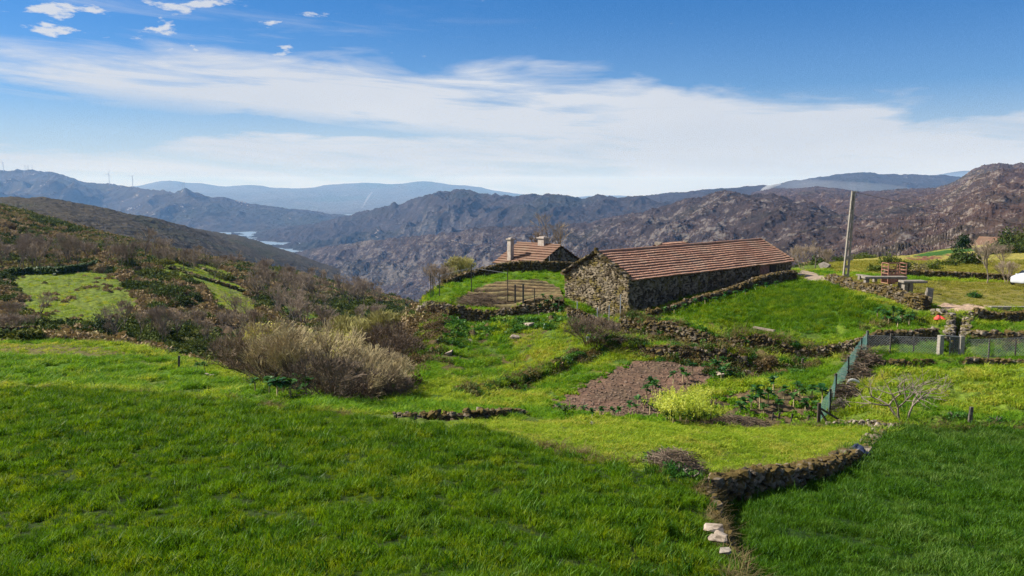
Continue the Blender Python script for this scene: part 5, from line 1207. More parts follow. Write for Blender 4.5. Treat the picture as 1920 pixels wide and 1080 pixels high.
fx3, fy3 = line_pts(along([(1340,25.6),(1400,27),(1480,28.4),(1560,30.4),(1605,32.6)]), 7, .18, 93)
scatter('wall_top_grass', GY, xyz(fx3, fy3, -.03), rs.uniform(.5, 1.2, len(fx3)), .4, 'dry grass along the top of the curved wall', 'grass', 55)
# ivy and bramble on the banks and at the feet of walls
x, y = sample(44, 76, 2.3, 650, 1200, seed=8, cond=inA('bank_ivy')); bsh = (x / y * F + 960) < 830
bq = bsh & (fbm(x * .25, y * .25, 3, 230) > .02); scatter('bracken_cover', HB, xyz(x[bsh & ~bq], y[bsh & ~bq], -.12), rs.uniform(.5, 1.2, (bsh & ~bq).sum()), .5, 'dead brown bracken on the steep earth bank', 'bracken', 39)
scatter('bramble_cover', LB, xyz(x[bq], y[bq], -.12), rs.uniform(.5, 1.1, bq.sum()), .5, 'tangle of brown green brambles on the steep bank', 'brambles', 11)
scatter('ivy_cover', LI, xyz(x[~bsh], y[~bsh], -.1), rs.uniform(.7, 1.5, (~bsh).sum()), .5, 'leafy green ivy and weeds on the bank under the garden', 'ivy', 12)
lx, ly, l2x, l2y = [], [], [], []
for pts, d_ in [([(1175,66),(1230,62.2),(1300,59.7),(1400,57.2),(1480,56),(1540,55.8)], 4.5), ([(1195,56.8),(1280,55.1),(1360,54.2),(1440,53.6),(1500,53.3)], 4.5), ([(1340,52),(1400,52.5),(1470,52.5),(1520,52)], 4), ([(1060,66),(1110,65),(1170,63.4)], 2), ([(1640,59),(1690,60),(1740,59)], 2.5), ([(1830,55.4),(1950,55.1),(2050,55)], 4), ([(780,75),(800,80),(830,85)], 2), ([(870,46.4),(950,49.9),(1040,53.9),(1110,56.9),(1190,59.9)], 2.6), ([(1610,50),(1616,53)], 3)]:
    a, c = line_pts(along(pts), d_, .45, len(lx) + 31); lx.append(a); ly.append(c); a, c = line_pts(along(pts), d_ * 1.7, .50, len(lx) + 61); l2x.append(a); l2y.append(c)
x, y = np.concatenate(lx), np.concatenate(ly); scatter('wall_brambles', LB, xyz(x, y, -.05), rs.uniform(.45, 1.05, len(x)), .6, 'brambles and dead bracken hanging over the terrace walls', 'brambles', 13)
x, y = np.concatenate(lx) + rs.normal(0, .2, sum(map(len, lx))), np.concatenate(ly) + .45; scatter('bank_straw', GY, xyz(x, y, -.02), rs.uniform(1.0, 2.4, len(x)), .5, 'dry straw coloured grass hanging over the terrace edges', 'grass', 33)
q_ = rs.rand(sum(map(len, lx))) < .55; x, y = np.concatenate(lx)[q_] + rs.normal(0, .25, q_.sum()), np.concatenate(ly)[q_] + .1; scatter('dead_bracken', HB, xyz(x, y, -.05), rs.uniform(.3, .75, len(x)), .6, 'dead brown bracken on the terrace walls', 'bracken', 37)
x, y = np.concatenate(l2x), np.concatenate(l2y); scatter('wall_ivy', LI, xyz(x, y, -.05), rs.uniform(.4, 1.0, len(x)), .6, 'green ivy and grass growing over the terrace walls', 'ivy', 14)
# heath, bracken and gorse on the hillside across the ravine
def hcond(x, y):
    m_ = leftslope(x, y)
    for n_ in ('slope_green', 's1', 's2', 's3', 's4', 'far_field', 'far_strip', 'hill_grass', 'yard'): m_ &= ~pip(x, y, AREA[n_])
    return m_
x, y = sample(66, 460, lambda d: .62 * (95 / max(d, 66)) ** 1.15, -120, 1540, seed=9, cond=hcond)
gq = fbm(x * 0.03, y * 0.03, 4, 61); gr_ = (gq > .12) | ((fbm(x * .11, y * .11, 3, 190) > .2))
low = fbm(x * .05, y * .05, 3, 195)
k = (low > -.18) | (rs.rand(len(x)) < .3)
s_ = np.interp(y, [70, 150, 450], [1.2, 1.7, 3.0]) * rs.uniform(.55, 1.35, len(x))
a_ = k & ~gr_; c_ = k & gr_
scatter('heath_scrub', HE, xyz(x[a_], y[a_], -.1), s_[a_], .3, 'brown heather and bracken covering the left hillside', 'heath', 15)
scatter('gorse_scrub', HG, xyz(x[c_], y[c_], -.1), s_[c_] * .95, .3, 'dark green gorse patches on the left hillside', 'gorse', 16)
x, y = sample(110, 260, .10, -100, 330, seed=10, cond=lambda x, y: pip(x, y, AREA['slope_green']) | pip(x, y, AREA['slope_low'])); k = fbm(x * .1, y * .1, 3, 199) > .02
scatter('slope_scrub', HE, xyz(x[k], y[k], -.1), rs.uniform(.5, 1.3, k.sum()), .3, 'patches of brown scrub on the shadow striped green field', 'heath', 17)

# --- bare trees
def grow(seed, height, spread=.55, levels=5, trunk=.3, r0=.14, kids=(3, 4), stems=1, twig=.012, gnarl=.12, up=.25, out0=.12):
    r = random.Random(seed); segs = []; fine = []
    def rec(p, d, L, rad, lv):
        n_ = 3 if lv < 2 else 2; q = p
        for i in range(n_):
            d2 = (d + Vector((r.gauss(0, gnarl), r.gauss(0, gnarl), r.gauss(0, gnarl * .6) + up * .12))).normalized(); e = q + d2 * L / n_
            ra, rb = rad * (1 - .35 * i / n_), rad * (1 - .35 * (i + 1) / n_)
            (segs if lv < 3 else fine).append((q[:], e[:], max(ra, twig), max(rb, twig))); q, d = e, d2
            if lv >= 1 and lv < levels and i < n_ - 1 and r.random() < .75:
                sd = (d + Vector((r.gauss(0, 1), r.gauss(0, 1), r.gauss(0, .5))).normalized() * spread * 1.4).normalized(); rec(q, sd, L * .55, rad * .45, lv + 2)
        if lv >= levels: return
        for k_ in range(r.choice(kids)):
            sd = (d + Vector((r.gauss(0, 1), r.gauss(0, 1), r.gauss(0, .55) + up)).normalized() * spread).normalized()
            rec(q, sd, L * r.uniform(.62, .85), rad * .6, lv + 1)
    for s_ in range(stems):
        a = r.uniform(0, 6.28); d0 = Vector((math.cos(a) * out0 * (1 if stems == 1 else r.uniform(.3, 1.6)), math.sin(a) * out0 * (1 if stems == 1 else r.uniform(.3, 1.6)), 1)).normalized()
        rec(Vector((math.cos(a) * .12 * (stems > 1), math.sin(a) * .12 * (stems > 1), -.25)), d0, height * trunk, r0, 0)
    m_ = max(s[1][2] for s in segs + fine); k_ = height / m_
    def tomesh(name, S, mt, n_):
        A = np.array([s[0] for s in S]) * k_; B = np.array([s[1] for s in S]) * k_; g = Geo(); g.segs(A, B, [s[2] for s in S], [s[3] for s in S], n_); return g.mesh(name, mt, smooth=n_ > 4)
    return segs, fine, tomesh, k_
def tree_kind(seed, height, mt_trunk, mt_twig, **kw):
    segs, fine, tm, k_ = grow(seed, height, **kw); return tm('trunk', segs, mt_trunk, 6), tm('crown', fine, mt_twig, 3), (segs, fine, k_)
def plant_tree(kind, p, s=1.0, rz=0.0, name='bare_tree', label=None, cat='tree', group=None, extra=None):
    t = empty(name, p, rz, label=label, cat=cat, group=group); t.scale = (s, s, s)
    for nm, me in (('trunk', kind[0]), ('crown', kind[1])) + tuple(extra or ()):
        o = bpy.data.objects.new(nm, me); link(o, t)
    return t
OAK = [tree_kind(200 + i, 8.0, M['bark'], M['twig'], levels=5, twig=.015, r0=.16, spread=.62, kids=(3, 3, 4)) for i in range(4)]
THIN = [tree_kind(210 + i, 8.0, M['bark'], M['twig'], levels=5, twig=.014, r0=.12, spread=.40, trunk=.34, up=.5) for i in range(3)]
MULT = [tree_kind(220 + i, 6.0, M['twig'], M['twig'], levels=4, twig=.014, r0=.07, spread=.45, stems=5, out0=.35, up=.4, trunk=.3) for i in range(3)]
TR = random.Random(77)
def wood(px0, px1, pyf, n, kinds, smin, smax, label, group, y0=80):
    """trees scattered along a strip; pyf gives the range of rows their feet stand at"""
    for i in range(n):
        px = TR.uniform(px0, px1); a, c = pyf(px); p = hit(px, TR.uniform(a, c), y0)
        plant_tree(TR.choice(kinds), p, TR.uniform(smin, smax), TR.uniform(0, 6.28), label=label, group=group)
wood(0, 250, lambda p: (495, 512), 26, OAK + THIN, .8, 1.15, 'bare brown tree in the row above the striped green patch at far left', 'trees above the striped green patch', 150)
wood(20, 330, lambda p: (455 + p * .06, 488), 22, OAK + MULT, .55, .85, 'small bare tree on the brown slope at upper left', 'trees on the upper left slope', 150)
wood(280, 520, lambda p: (484 + (p - 280) * .05, 500 + (p - 280) * .07), 26, OAK + MULT, .6, .9, 'bare tree on the skyline of the left hillside above the green strips', 'trees along the crest of the left hillside', 200)
wood(480, 715, lambda p: (525 + (p - 480) * .13, 570 + (p - 480) * .05), 52, OAK + THIN, .75, 1.15, 'bare purple brown tree in the wood sloping down to the ravine', 'trees of the wood above the ravine', 160)
wood(500, 720, lambda p: (590, 640), 16, OAK + THIN, .7, 1.1, 'bare tree low on the slope behind the pale thicket', 'trees low on the slope behind the thicket', 110)
wood(215, 480, lambda p: (615, 655), 22, OAK + MULT + THIN, .38, .68, 'grey brown bare tree in the ravine left of the pale thicket', 'trees in the ravine', 90)
wood(-20, 80, lambda p: (600, 635), 8, OAK + MULT, .38, .6, 'dark bare tree above the ruined wall at far left', 'trees above the ruined wall', 80)
wood(430, 490, lambda p: (590, 612), 3, OAK, .5, .8, 'bare tree below the green strips on the left hillside', 'trees below the green strips', 120)
for px, py, s_, lb in [(272,488,1.25,'broad bare tree standing above the end of the green strip'),(400,525,.8,'small lone bare tree on the middle green strip'),(352,505,.6,'small lone bare tree at the top of the green strips'),(565,585,1.2,'big spreading bare oak at the edge of the small green glade')]:
    plant_tree(OAK[TR.randrange(4)], hit(px, py, 120), s_, TR.uniform(0, 6), label=lb)
# --- shrubs with leaves
def shrub(name, p, R, h, mt, n=1400, ls=.10, label=None, group=None, seed=1, shell=.6, z0=.0, cat='bush', lobes=4):
    r = random.Random(seed); Vs, Qs, off = [], [], 0
    for i in range(lobes):
        f_ = 1 if i == 0 else r.uniform(.45, .75); V, Q_ = leafball(int(n * f_ / (1 + .6 * (lobes - 1))), R * f_, h * f_, ls, seed * 10 + i, shell)
        if i: V = V + np.array([r.uniform(-.7, .7) * R, r.uniform(-.7, .7) * R, r.uniform(0, .4) * h])
        Vs.append(V); Qs.append(Q_ + off); off += len(V)
    V = np.concatenate(Vs); V[:, 2] = np.maximum(V[:, 2], -.1) + z0
    t = empty(name, p, label=label, cat=cat, group=group); obj_np('foliage', V, np.concatenate(Qs), mt, t)
    g = Geo(); 
    for i in range(7):
        a = r.uniform(0, 6.28); g.tube([(0, 0, -.2), (math.cos(a) * R * .25, math.sin(a) * R * .25, h * .45 + z0 * .6), (math.cos(a) * R * .55, math.sin(a) * R * .55, h * .8 + z0)], [.05 + h * .008, .04, .02], 4)
    g.build('stem', M['bark'], t); return t
SH = 'bushes on the slopes'
for px, py, R, h, mt, ls, lb, y0 in [
    (200,636,1.5,4.4,'pine',.13,'dark conical evergreen beside the ruined wall',64),(372,664,1.7,2.3,'broom',.10,'rounded green broom bush, left of the pair in the dip',62),(402,664,2.1,2.6,'broom',.10,'rounded green broom bush, right of the pair in the dip',62),
    (1804,467,2.3,3.8,'evergreen',.22,'dark green tree at the left end of the distant barn',180),(1884,470,2.6,3.8,'evergreen',.22,'dark green tree at the right end of the distant barn',160),(1915,468,3.8,5.4,'evergreen',.24,'tall dark evergreen at the right edge',160),(1858,476,2.4,1.8,'evergreen',.2,'low dark shrub below the distant barn',150),(1899,474,3.0,3.0,'evergreen',.22,'dark low shrub left of the tall evergreen at the right edge',150),
    (1812,497,1.9,2.3,'evergreen',.2,'dark round shrub above the yellow field',95),(1664,497,1.3,1.9,'broom',.14,'tall green broom bush above the left of the cattle cart',88),(1700,508,1.1,1.4,'evergreen',.12,'small dark bush right above the cattle cart',88),(1640,510,1.2,.8,'broom',.14,'low green bush left above the cattle cart',88),
    (1748,506,1.5,1.1,'broom',.14,'wide low green bush on the far field',88),(1780,500,1.5,1.2,'broom',.14,'green bush near the middle of the far field',88),(1722,513,1.0,1.4,'heath',.12,'brown twiggy bush beside the green one on the far field',88),(1618,481,2.0,1.4,'broom',.14,'olive bush on the crest right of the power pole',100),(1578,487,1.4,1.4,'broom',.14,'small olive bush on the crest left of the power pole',95),
    (765,545,2.0,2.0,'bramble',.12,'large dark bramble bush on the shoulder left of the garden',68),(748,556,1.8,1.6,'bracken',.12,'dark brown bush spilling down left of the garden shoulder',62),(1100,622,.8,.9,'ivy',.08,'dark ivy bush at the foot of the wall in front of the gable',50),(1130,640,1.0,.8,'ivy',.08,'leafy dark bush in the hollow below the barn corner',50),
    (1866,796,.5,.45,'ivy',.06,'small dark bush at the right margin of the dark field',36),(1790,786,.55,.4,'ivy',.06,'broad leaved weed clump left of the single post',36),(1825,558,.6,.5,'ivy',.06,'small dark weed on the yard turf',55),
    (300,560,3.4,3.6,'gorse',.2,'dark green gorse mass left of the green strips',110),(335,578,2.8,2.6,'gorse',.2,'dark green bush mass below the green strips',110),(362,566,1.8,2.4,'gorse',.2,'dark bush with a rusty top under the strips',110),(245,505,3.4,3.4,'gorse',.24,'dark green bush by the hillside track',150),(235,488,3.2,4.4,'gorse',.24,'dark green bush beside the broad bare tree',180),(300,502,3.0,2.8,'gorse',.22,'green gorse at the top end of the strips',150)]:
    shrub('bush', hit(px, py, y0), R, h, M[mt], 1900 if R > 1.5 else 900, ls, lb, SH, seed=int(px * 7 + py) % 9973)
# --- the pale thicket of willows in the dip
WIL = [tree_kind(300 + i, 4.4, M['bark'], M['twig_pale'], levels=4, twig=.011, r0=.045, spread=.5, stems=7, out0=.60, up=.25, trunk=.26, gnarl=.16) for i in range(4)]
BRN = [tree_kind(310 + i, 3.2, M['twig_dark'], M['twig_dark'], levels=4, twig=.010, r0=.035, spread=.55, stems=10, out0=.65, up=.15, trunk=.24, gnarl=.2) for i in range(3)]
CAT = []
for i in range(2):
    k_ = tree_kind(320 + i, 4.2, M['twig_pale'], M['twig_pale'], levels=4, twig=.012, r0=.05, spread=.4, stems=7, out0=.5, up=.35, trunk=.3); fine = k_[2][1]; ends = np.array([s[1] for s in fine]) * k_[2][2]; ends = ends[rs.rand(len(ends)) < .8]
    Vc, Qc = blades(len(ends), .01, .10, .05, .8, 330 + i); Vc = Vc.reshape(-1, 6, 3) + ends[:, None, :]; CAT.append((k_, mesh_np('catkins', Vc.reshape(-1, 3), Qc, M['catkin'])))
WR = random.Random(5)
for i in range(14):
    px = 440 + i * 22 + WR.uniform(-8, 8); Y = WR.uniform(45, 58) if px < 700 else WR.uniform(44, 52); X = tanaz(px) * Y
    s_ = WR.uniform(.66, 1.04) * (1.0 if px < 690 else .75)
    plant_tree(WIL[i % 4] if i % 3 else BRN[i % 3], (X, Y, h1(X, Y) - .1), s_, WR.uniform(0, 6), 'willow_bush', 'pale leafless bush of the thicket in the dip, many thin stems', 'bush', 'leafless bushes of the pale thicket')
for i in range(7):
    px = 615 + i * 20 + WR.uniform(-8, 8); Y = WR.uniform(41.5, 46); X = tanaz(px) * Y
    plant_tree(BRN[i % 3], (X, Y, h1(X, Y) - .1), WR.uniform(.5, .85), WR.uniform(0, 6), 'twiggy_bush', 'low brown twiggy bush along the front of the thicket', 'bush', 'low brown bushes in front of the thicket')
for px, Y, s_, lb in [(520,57,1.15,'pale yellow catkin willow rising behind the left of the thicket'),(560,59,1.2,'catkin willow with cream tips above the thicket'),(595,62,1.35,'tallest cream tipped willow at the top of the thicket'),(490,54,.95,'small catkin willow at the left of the thicket'),(640,56,.95,'catkin willow in the middle right of the thicket'),(540,52,.8,'low catkin willow inside the thicket')]:
    X = tanaz(px) * Y; k_, cm = CAT[int(px) % 2]; plant_tree(k_, (X, Y, h1(X, Y) - .1), s_, WR.uniform(0, 6), 'willow_bush', lb, 'bush', None, (('catkins', cm),))
OL = tree_kind(340, 6.0, M['bark'], M['twig_olive'], levels=5, twig=.016, r0=.10, spread=.5, stems=3, out0=.25, up=.4, trunk=.3, kids=(3, 4, 4))
OL2 = tree_kind(341, 6.0, M['twig_pale'], M['twig_olive'], levels=5, twig=.018, r0=.08, spread=.55, stems=4, out0=.35, up=.4, trunk=.3)
for k_, px, Y, s_, lb in [(OL,688,80,1.55,'olive brown rounded tree between the thicket and the bank'),(OL2,655,96,1.5,'olive twigged tree behind the rounded one'),(OL2,720,72,.9,'low olive shrub on the flank of the bank'),(OL2,862,97,.78,'small rounded pale tree just behind the dark wall'),(MULT[0],835,90,.5,'sparse bare bush at the left end of the dark wall'),(MULT[1],818,86,.55,'bare bush beside the trellis posts'),
                      (OAK[1],1034,105,1.02,'bare tree rising behind the small house'),(OAK[2],1075,122,.75,'thin bare tree right of the small house'),(MULT[2],1500,97,.5,'bare brown shrub at the far end of the barn'),(OAK[0],1524,99,.46,'small bare tree right of the far end of the barn'),(MULT[0],1545,104,.42,'low bare shrub near the round boulder'),(MULT[1],1883,85,.42,'rounded bare bush behind the young tree'),(MULT[2],1874,120,.55,'grey bare bush on the far field'),(MULT[0],1838,118,.5,'grey brown bare bush right of the dark round shrub'),
                      (BRN[0],1105,58,.75,'brown twiggy bush in front of the barn gable'),(BRN[1],748,60,.9,'brown bush low on the steep bank'),(BRN[2],705,58,1.0,'brown bush where the thicket meets the bank'),(BRN[0],728,66,1.1,'brown bush halfway up the steep bank')]:
    X = tanaz(px) * Y; plant_tree(k_, (X, Y, h1(X, Y) - .1), s_, WR.uniform(0, 6), label=lb, name='bare_tree' if 'tree' in lb else 'bare_bush', cat='tree' if 'tree' in lb else 'bush')
YT = tree_kind(350, 4.8, M['bark_pale'], M['twig'], levels=4, twig=.012, r0=.075, spread=.5, trunk=.42, up=.5, kids=(4, 4, 3), out0=.02)
yp = P(1850, 538, 84); plant_tree(YT, (yp[0], yp[1], h1(yp[0], yp[1])), 0.92, 1, 'young_tree', 'slim young bare tree with a pale trunk beside the yard wall')
FIG = tree_kind(361, 2.9, M['bark_pale'], M['bark_pale'], levels=4, twig=.008, r0=.075, spread=.95, stems=3, out0=.8, up=.10, trunk=.34, kids=(2, 3), gnarl=.16)
fp = hit(1694, 790, 36); plant_tree(FIG, fp, 1.0, .6, 'fig_tree', 'low spreading bare fig tree with pale grey branches')
#=====PART5

# ------------------------------------------------------------------ netting fence, gate, posts and trellis
def post(p, h, w, m_, parent=None, name='post', lean=(0, 0), rz=0.0, **kw):
    g = Geo(); V = np.array([[sx_ * w / 2, sy_ * w / 2, -.3] for sx_, sy_ in ((-1,-1),(1,-1),(1,1),(-1,1))] + [[sx_ * w * .46 + lean[0], sy_ * w * .46 + lean[1], h] for sx_, sy_ in ((-1,-1),(1,-1),(1,1),(-1,1))])
    g.add(V, Q=[[0,3,2,1],[4,5,6,7],[0,1,5,4],[1,2,6,5],[2,3,7,6],[3,0,4,7]]); o = g.build(name, m_, parent, **kw); o.location = [float(c) for c in p]; o.rotation_euler = (0, 0, rz); return o
def net(name, A, Bp, mt, parent, wires=True, nseg=14, sag=.05, seed=0):
    """a sheet of netting between two post lines: A foot and top pairs"""
    (a0, a1), (b0, b1) = A, Bp; f_ = np.linspace(0, 1, nseg + 1); v_ = np.linspace(0, 1, 5); r = np.random.RandomState(seed); V = []
    for q in f_:
        lo = a0 + (b0 - a0) * q; hi = a1 + (b1 - a1) * q; hi = hi - np.array([0, 0, sag * 4 * q * (1 - q)])
        for w_ in v_: V.append(lo + (hi - lo) * w_ + np.array([.02 * r.randn(), .02 * r.randn(), 0]))
    i = (np.arange(nseg)[:, None] * 5 + np.arange(4)[None]).ravel(); return np.array(V), np.stack([i, i + 5, i + 6, i + 1], 1)
fpx = [(1543,42.0,1.12),(1563,44.3,1.3),(1572,46.6,1.38),(1594,49.2,1.38),(1617,52.4,1.4),(1628,54.2,1.55)]
c0 = np.array([tanaz(1543) * 42, 42.0]); ft = empty('netting_fence', (c0[0], c0[1], h1(*c0)), label='green netting fence running away from us on dark wooden posts', cat='fence')
O0 = np.array([c0[0], c0[1], h1(*c0)]); tops = []
for i, (px, Y, h_) in enumerate(fpx):
    X = tanaz(px) * Y; p = np.array([X, Y, h1(X, Y)]) - O0; post(p, h_, .15 if i in (0, 5) else .12, M['wood_dark'] if i < 5 else M['wood_grey'], ft); tops.append((p + [0, 0, .02], p + [0, 0, h_ - .04]))
g = Geo(); Vn = []
for i in range(5):
    V, Q_ = net('n', tops[i], tops[i + 1], None, None, seed=i); g.add(V, Q=Q_)
g.build('netting', M['net'], ft, smooth=True)
g = Geo(); p = tops[0][0]; g.tube([p + [.03, 0, .85], p + [1.35, -.15, .05]], .06, 6); g.tube([p + [.03, 0, .75], p + [.45, -.2, .0]], .06, 6); g.build('brace', M['wood_dark'], ft)
# wire mesh from the corner to the gate
def wiremesh(name, q0, q1, h0, h1_, cell, parent, r_=.007):
    L = np.linalg.norm(q1 - q0); n_ = int(L / cell); g = Geo(); A, B_ = [], []
    for i in range(-int(h0 / cell), n_ + 1):
        for sgn in (1, -1):
            x0_, x1_ = i * cell, i * cell + h0; z0_, z1_ = (0, h0) if sgn > 0 else (h0, 0)
            a_, c_ = max(x0_, 0), min(x1_, L)
            if c_ <= a_: continue
            fa, fc = (a_ - x0_) / h0, (c_ - x0_) / h0
            A.append(q0 + (q1 - q0) * a_ / L + [0, 0, z0_ + (z1_ - z0_) * fa]); B_.append(q0 + (q1 - q0) * c_ / L + [0, 0, z0_ + (z1_ - z0_) * fc])
    g.segs(A, B_, r_, r_, 3); g.segs([q0 + [0, 0, h0], q0 + [0, 0, .03]], [q1 + [0, 0, h0], q1 + [0, 0, .03]], r_ * 1.5, r_ * 1.5, 4); return g.build(name, M['wire'], parent)
ga, gb = (1763, 52.6), (1806, 52.4)
def gp(px, Y): X = tanaz(px) * Y; return np.array([X, Y, h1(X, Y)])
wf = empty('wire_fence', gp(1628, 54.2), label='diamond wire mesh fence between the netting corner and the gate', cat='fence'); Ow = np.array(wf.location)
wiremesh('mesh', gp(1629, 54.1) - Ow, gp(1761, 52.7) - Ow, 1.25, 1.25, .16, wf)
for px, Y in ((1672, 53.6), (1716, 53.2)): post(gp(px, Y) - Ow, 1.3, .07, M['wood_grey'], wf)
wf2 = empty('wire_fence', gp(1808, 52.4), label='wire mesh fence leading right from the gate', cat='fence'); Ow = np.array(wf2.location)
wiremesh('mesh', gp(1809, 52.4) - Ow, gp(1960, 52.6) - Ow, 1.15, 1.15, .18, wf2)
for px in (1858, 1908, 1958): post(gp(px, 52.5) - Ow, 1.2, .07, M['wood_grey'], wf2)
gt = empty('garden_gate', gp(1785, 52.5), label='wire mesh garden gate hung between two stout grey posts', cat='gate'); Ow = np.array(gt.location)
post(gp(1766, 52.6) - Ow, 1.42, .30, M['concrete'], gt, rz=.2); post(gp(1806, 52.4) - Ow, 1.42, .26, M['concrete'], gt)
a_, c_ = gp(1784, 52.5) - Ow, gp(1801, 52.4) - Ow; g = Geo(); zt = 1.38
g.tube([a_ + [0, 0, .12], a_ + [0, 0, zt], c_ + [0, 0, zt], c_ + [0, 0, .12], a_ + [0, 0, .12]], .025, 5); g.tube([gp(1768, 52.6) - Ow + [0, 0, zt + .02], c_ + [0, 0, zt + .02]], .025, 5); g.build('gate_frame', M['wire'], gt)
wiremesh('gate_mesh', a_ + [0, 0, .14], c_ + [0, 0, .14], 1.2, 1.2, .11, gt)
g = Geo(); g.box(((a_ + c_) / 2 + [0, 0, .08])[:3], (abs(c_[0] - a_[0]) + .3, .25, .12)); g.build('sill', M['granite'], gt)
g = Geo(); g.tube([a_ + [.05, 0, zt], a_ + [.16, -.05, .9], a_ + [.12, -.05, .5], a_ + [.0, 0, .2]], .02, 5); g.build('brace_wire', M['wood_grey'], gt)
for px, py, h_, w_, lb, y0 in [(1817,798,.92,.15,'single square grey post at the edge of the dark field',36),(335,690,.78,.12,'leaning weathered post in the light grass at left',45),(964,691,.45,.06,'small stake on the green slope beside the dark ditch line',40),(1123,647,.5,.07,'stake at the top of the ditch line',45),(1503,693,.72,.12,'dark short post on the weedy bank',45),
                           (1447,789,.42,.07,'leftmost of the short stakes along the garden front',36),(1459,790,.45,.08,'second short stake along the garden front',36),(1483,791,.42,.08,'third short stake along the garden front',36),(1514,791,.36,.07,'rightmost short stake along the garden front',36),(1332,790,1.2,.07,'thin dark branchy stake right of the yellow flowers',36)]:
    o = post(hit(px, py, y0), h_, w_, M['wood_grey' if w_ > .1 else 'wood_dark'], lean=(.06, 0), label=lb, cat='post', group='posts and stakes in the fields'); o.name = 'wooden_post'
TP = [(808,560,48,'tall'),(812,557,40,'thin'),(824,556,44,'tall'),(884,552,56,'tall'),(952,569,64,'tallest'),(966,571,38,'square'),(981,572,40,'square'),(1002,577,38,'thin'),(861,520,22,'short'),(884,515,24,'short')]
for i, (px, py, hp_, kind_) in enumerate(TP):
    p = hit(px, py, 60); h_ = hp_ * p[1] / F; o = post(p, h_, .16 if kind_ == 'square' else .08, M['wood_grey'], label=f'{kind_} grey trellis post standing ' + ['at the left edge of the grassy shoulder','beside the leftmost trellis post','right of the leftmost pair','above the bramble pile','over the planted rows','left one of the two dark posts before the planted rows','right one of the two dark posts before the planted rows','at the right end of the planted rows','near the left end of the dark wall','in front of the dark wall left of the house'][i], cat='post', group='trellis posts in the terrace garden'); o.name = 'trellis_post'
p = hit(1030, 507, 80); o = post(p, 1.75, .07, M['turbine'], label='thin pale metal rod standing against the dark wall by the small house', cat='rod'); o.name = 'metal_rod'
for i, (px, h_) in enumerate([(1082, 1.5), (1142, 1.7), (1163, 1.6), (1120, 1.3)]):
    X = tanaz(px) * 66.2; o = post((X, 66.2, h1(X, 66.2)), h_, .06, M['turbine'], label='thin pale garden stake in front of the barn gable', cat='stake', group='thin stakes in front of the barn gable'); o.name = 'garden_stake'
def wire_run(pts, lb, cat='wire'):
    pts = [np.array(p, float) for p in pts]; g = Geo(); o0 = pts[0]; g.tube([p - o0 for p in pts], .012, 3); o = g.build('trellis_wire', M['wire'], label=lb, cat=cat); o.location = o0
w_ = [hit(px, py, 60) + [0, 0, hp_ * hit(px, py, 60)[1] / F * .9] for px, py, hp_, _ in (TP[2], TP[3], TP[4])]; wire_run(w_, 'thin trellis wire stretched over the terrace garden')

# ------------------------------------------------------------------ vegetables, flowers
def kale_mesh(seed, h, R, n):
    r = np.random.RandomState(seed); V, Q_ = [], []
    for i in range(n):
        a = r.rand() * 2 * np.pi; el_ = r.uniform(-.3, 1.2); L = R * r.uniform(.6, 1.1); d = np.array([np.cos(a) * np.cos(el_), np.sin(a) * np.cos(el_), np.sin(el_)]); s_ = np.array([-np.sin(a), np.cos(a), 0]); o0 = np.array([0, 0, h * r.uniform(.75, 1.0)])
        ts = [0, .3, .65, 1.0]; ws = [.04, .28, .34, .08]; dr = [0, 0, -.08, -.28]
        base = len(V) * 1
        for t_, w_, dd in zip(ts, ws, dr):
            c = o0 + d * L * t_ + np.array([0, 0, dd * L]); V += [c - s_ * w_ * L, c + np.array([0, 0, -.05 * L]), c + s_ * w_ * L]
        for k_ in range(3):
            q = base + 3 * k_; Q_ += [[q, q + 1, q + 4, q + 3], [q + 1, q + 2, q + 5, q + 4]]
    return np.array(V), np.array(Q_)
KL = [mesh_np('leaves', *kale_mesh(400 + i, .55, .30, 16), M['kale']) for i in range(4)]
g = Geo(); g.tube([(0, 0, -.15), (.02, 0, .3), (0, .01, .55)], [.03, .025, .02], 5); KS = g.mesh('stalk', M['twig_pale'])
KF = []
for i in range(3):
    r_ = np.random.RandomState(420 + i); V1, Q1 = blades(26, .22, .75, .016, .55, 430 + i, .35); tips = V1.reshape(-1, 6, 3)[:, 4]
    n_ = 26; c_ = np.repeat(tips, n_, 0) + r_.normal(0, 1, (26 * n_, 3)) * [.05, .05, .10] - [0, 0, .06]; u_ = r_.normal(0, .022, c_.shape); w_ = r_.normal(0, .022, c_.shape)
    V2 = np.stack([c_ - u_, c_ + w_, c_ + u_, c_ - w_], 1).reshape(-1, 3); k_ = np.arange(len(c_)) * 4; Q2 = np.stack([k_, k_ + 1, k_ + 2, k_ + 3], 1) + len(V1)
    V = np.concatenate([V1, V2]); V[:, 2] += .25; KF.append(mesh_np('blossom', V, np.concatenate([Q1, Q2]), M['kale_flower']))
def kale(px, py, s, lb, grp, y0=30, flower=False, name='kale_plant'):
    p = hit(px, py, y0); t = empty(name, p, RN.uniform(0, 6), label=lb, cat='plant', group=grp); t.scale = (s, s, s)
    for nm, me in (('stalk', KS), ('leaves', KL[RN.randrange(4)])) + ((('blossom', KF[RN.randrange(3)]),) if flower else ()):
        o = bpy.data.objects.new(nm, me); link(o, t)
for px, py, s in [(1222,738,1.5),(1230,745,1.6),(1213,748,1.3),(1262,720,1.3),(1280,715,1.3),(1288,722,1.2),(1298,702,1.2),(1180,772,.9),(1195,762,1.0),(1207,768,.9),(1246,760,1.1),(1218,778,1.0),(1192,778,.9),(1232,783,1.0),(1160,782,.8),(1146,783,.8),(1128,784,.9),(1110,786,.8),(1095,780,.8),(1075,779,.9),(1060,782,.9),(1047,777,.8)]:
    kale(px, py, s, 'dark leafed kale plant on the edge of the ploughed plot', 'kale plants round the ploughed plot', 36)
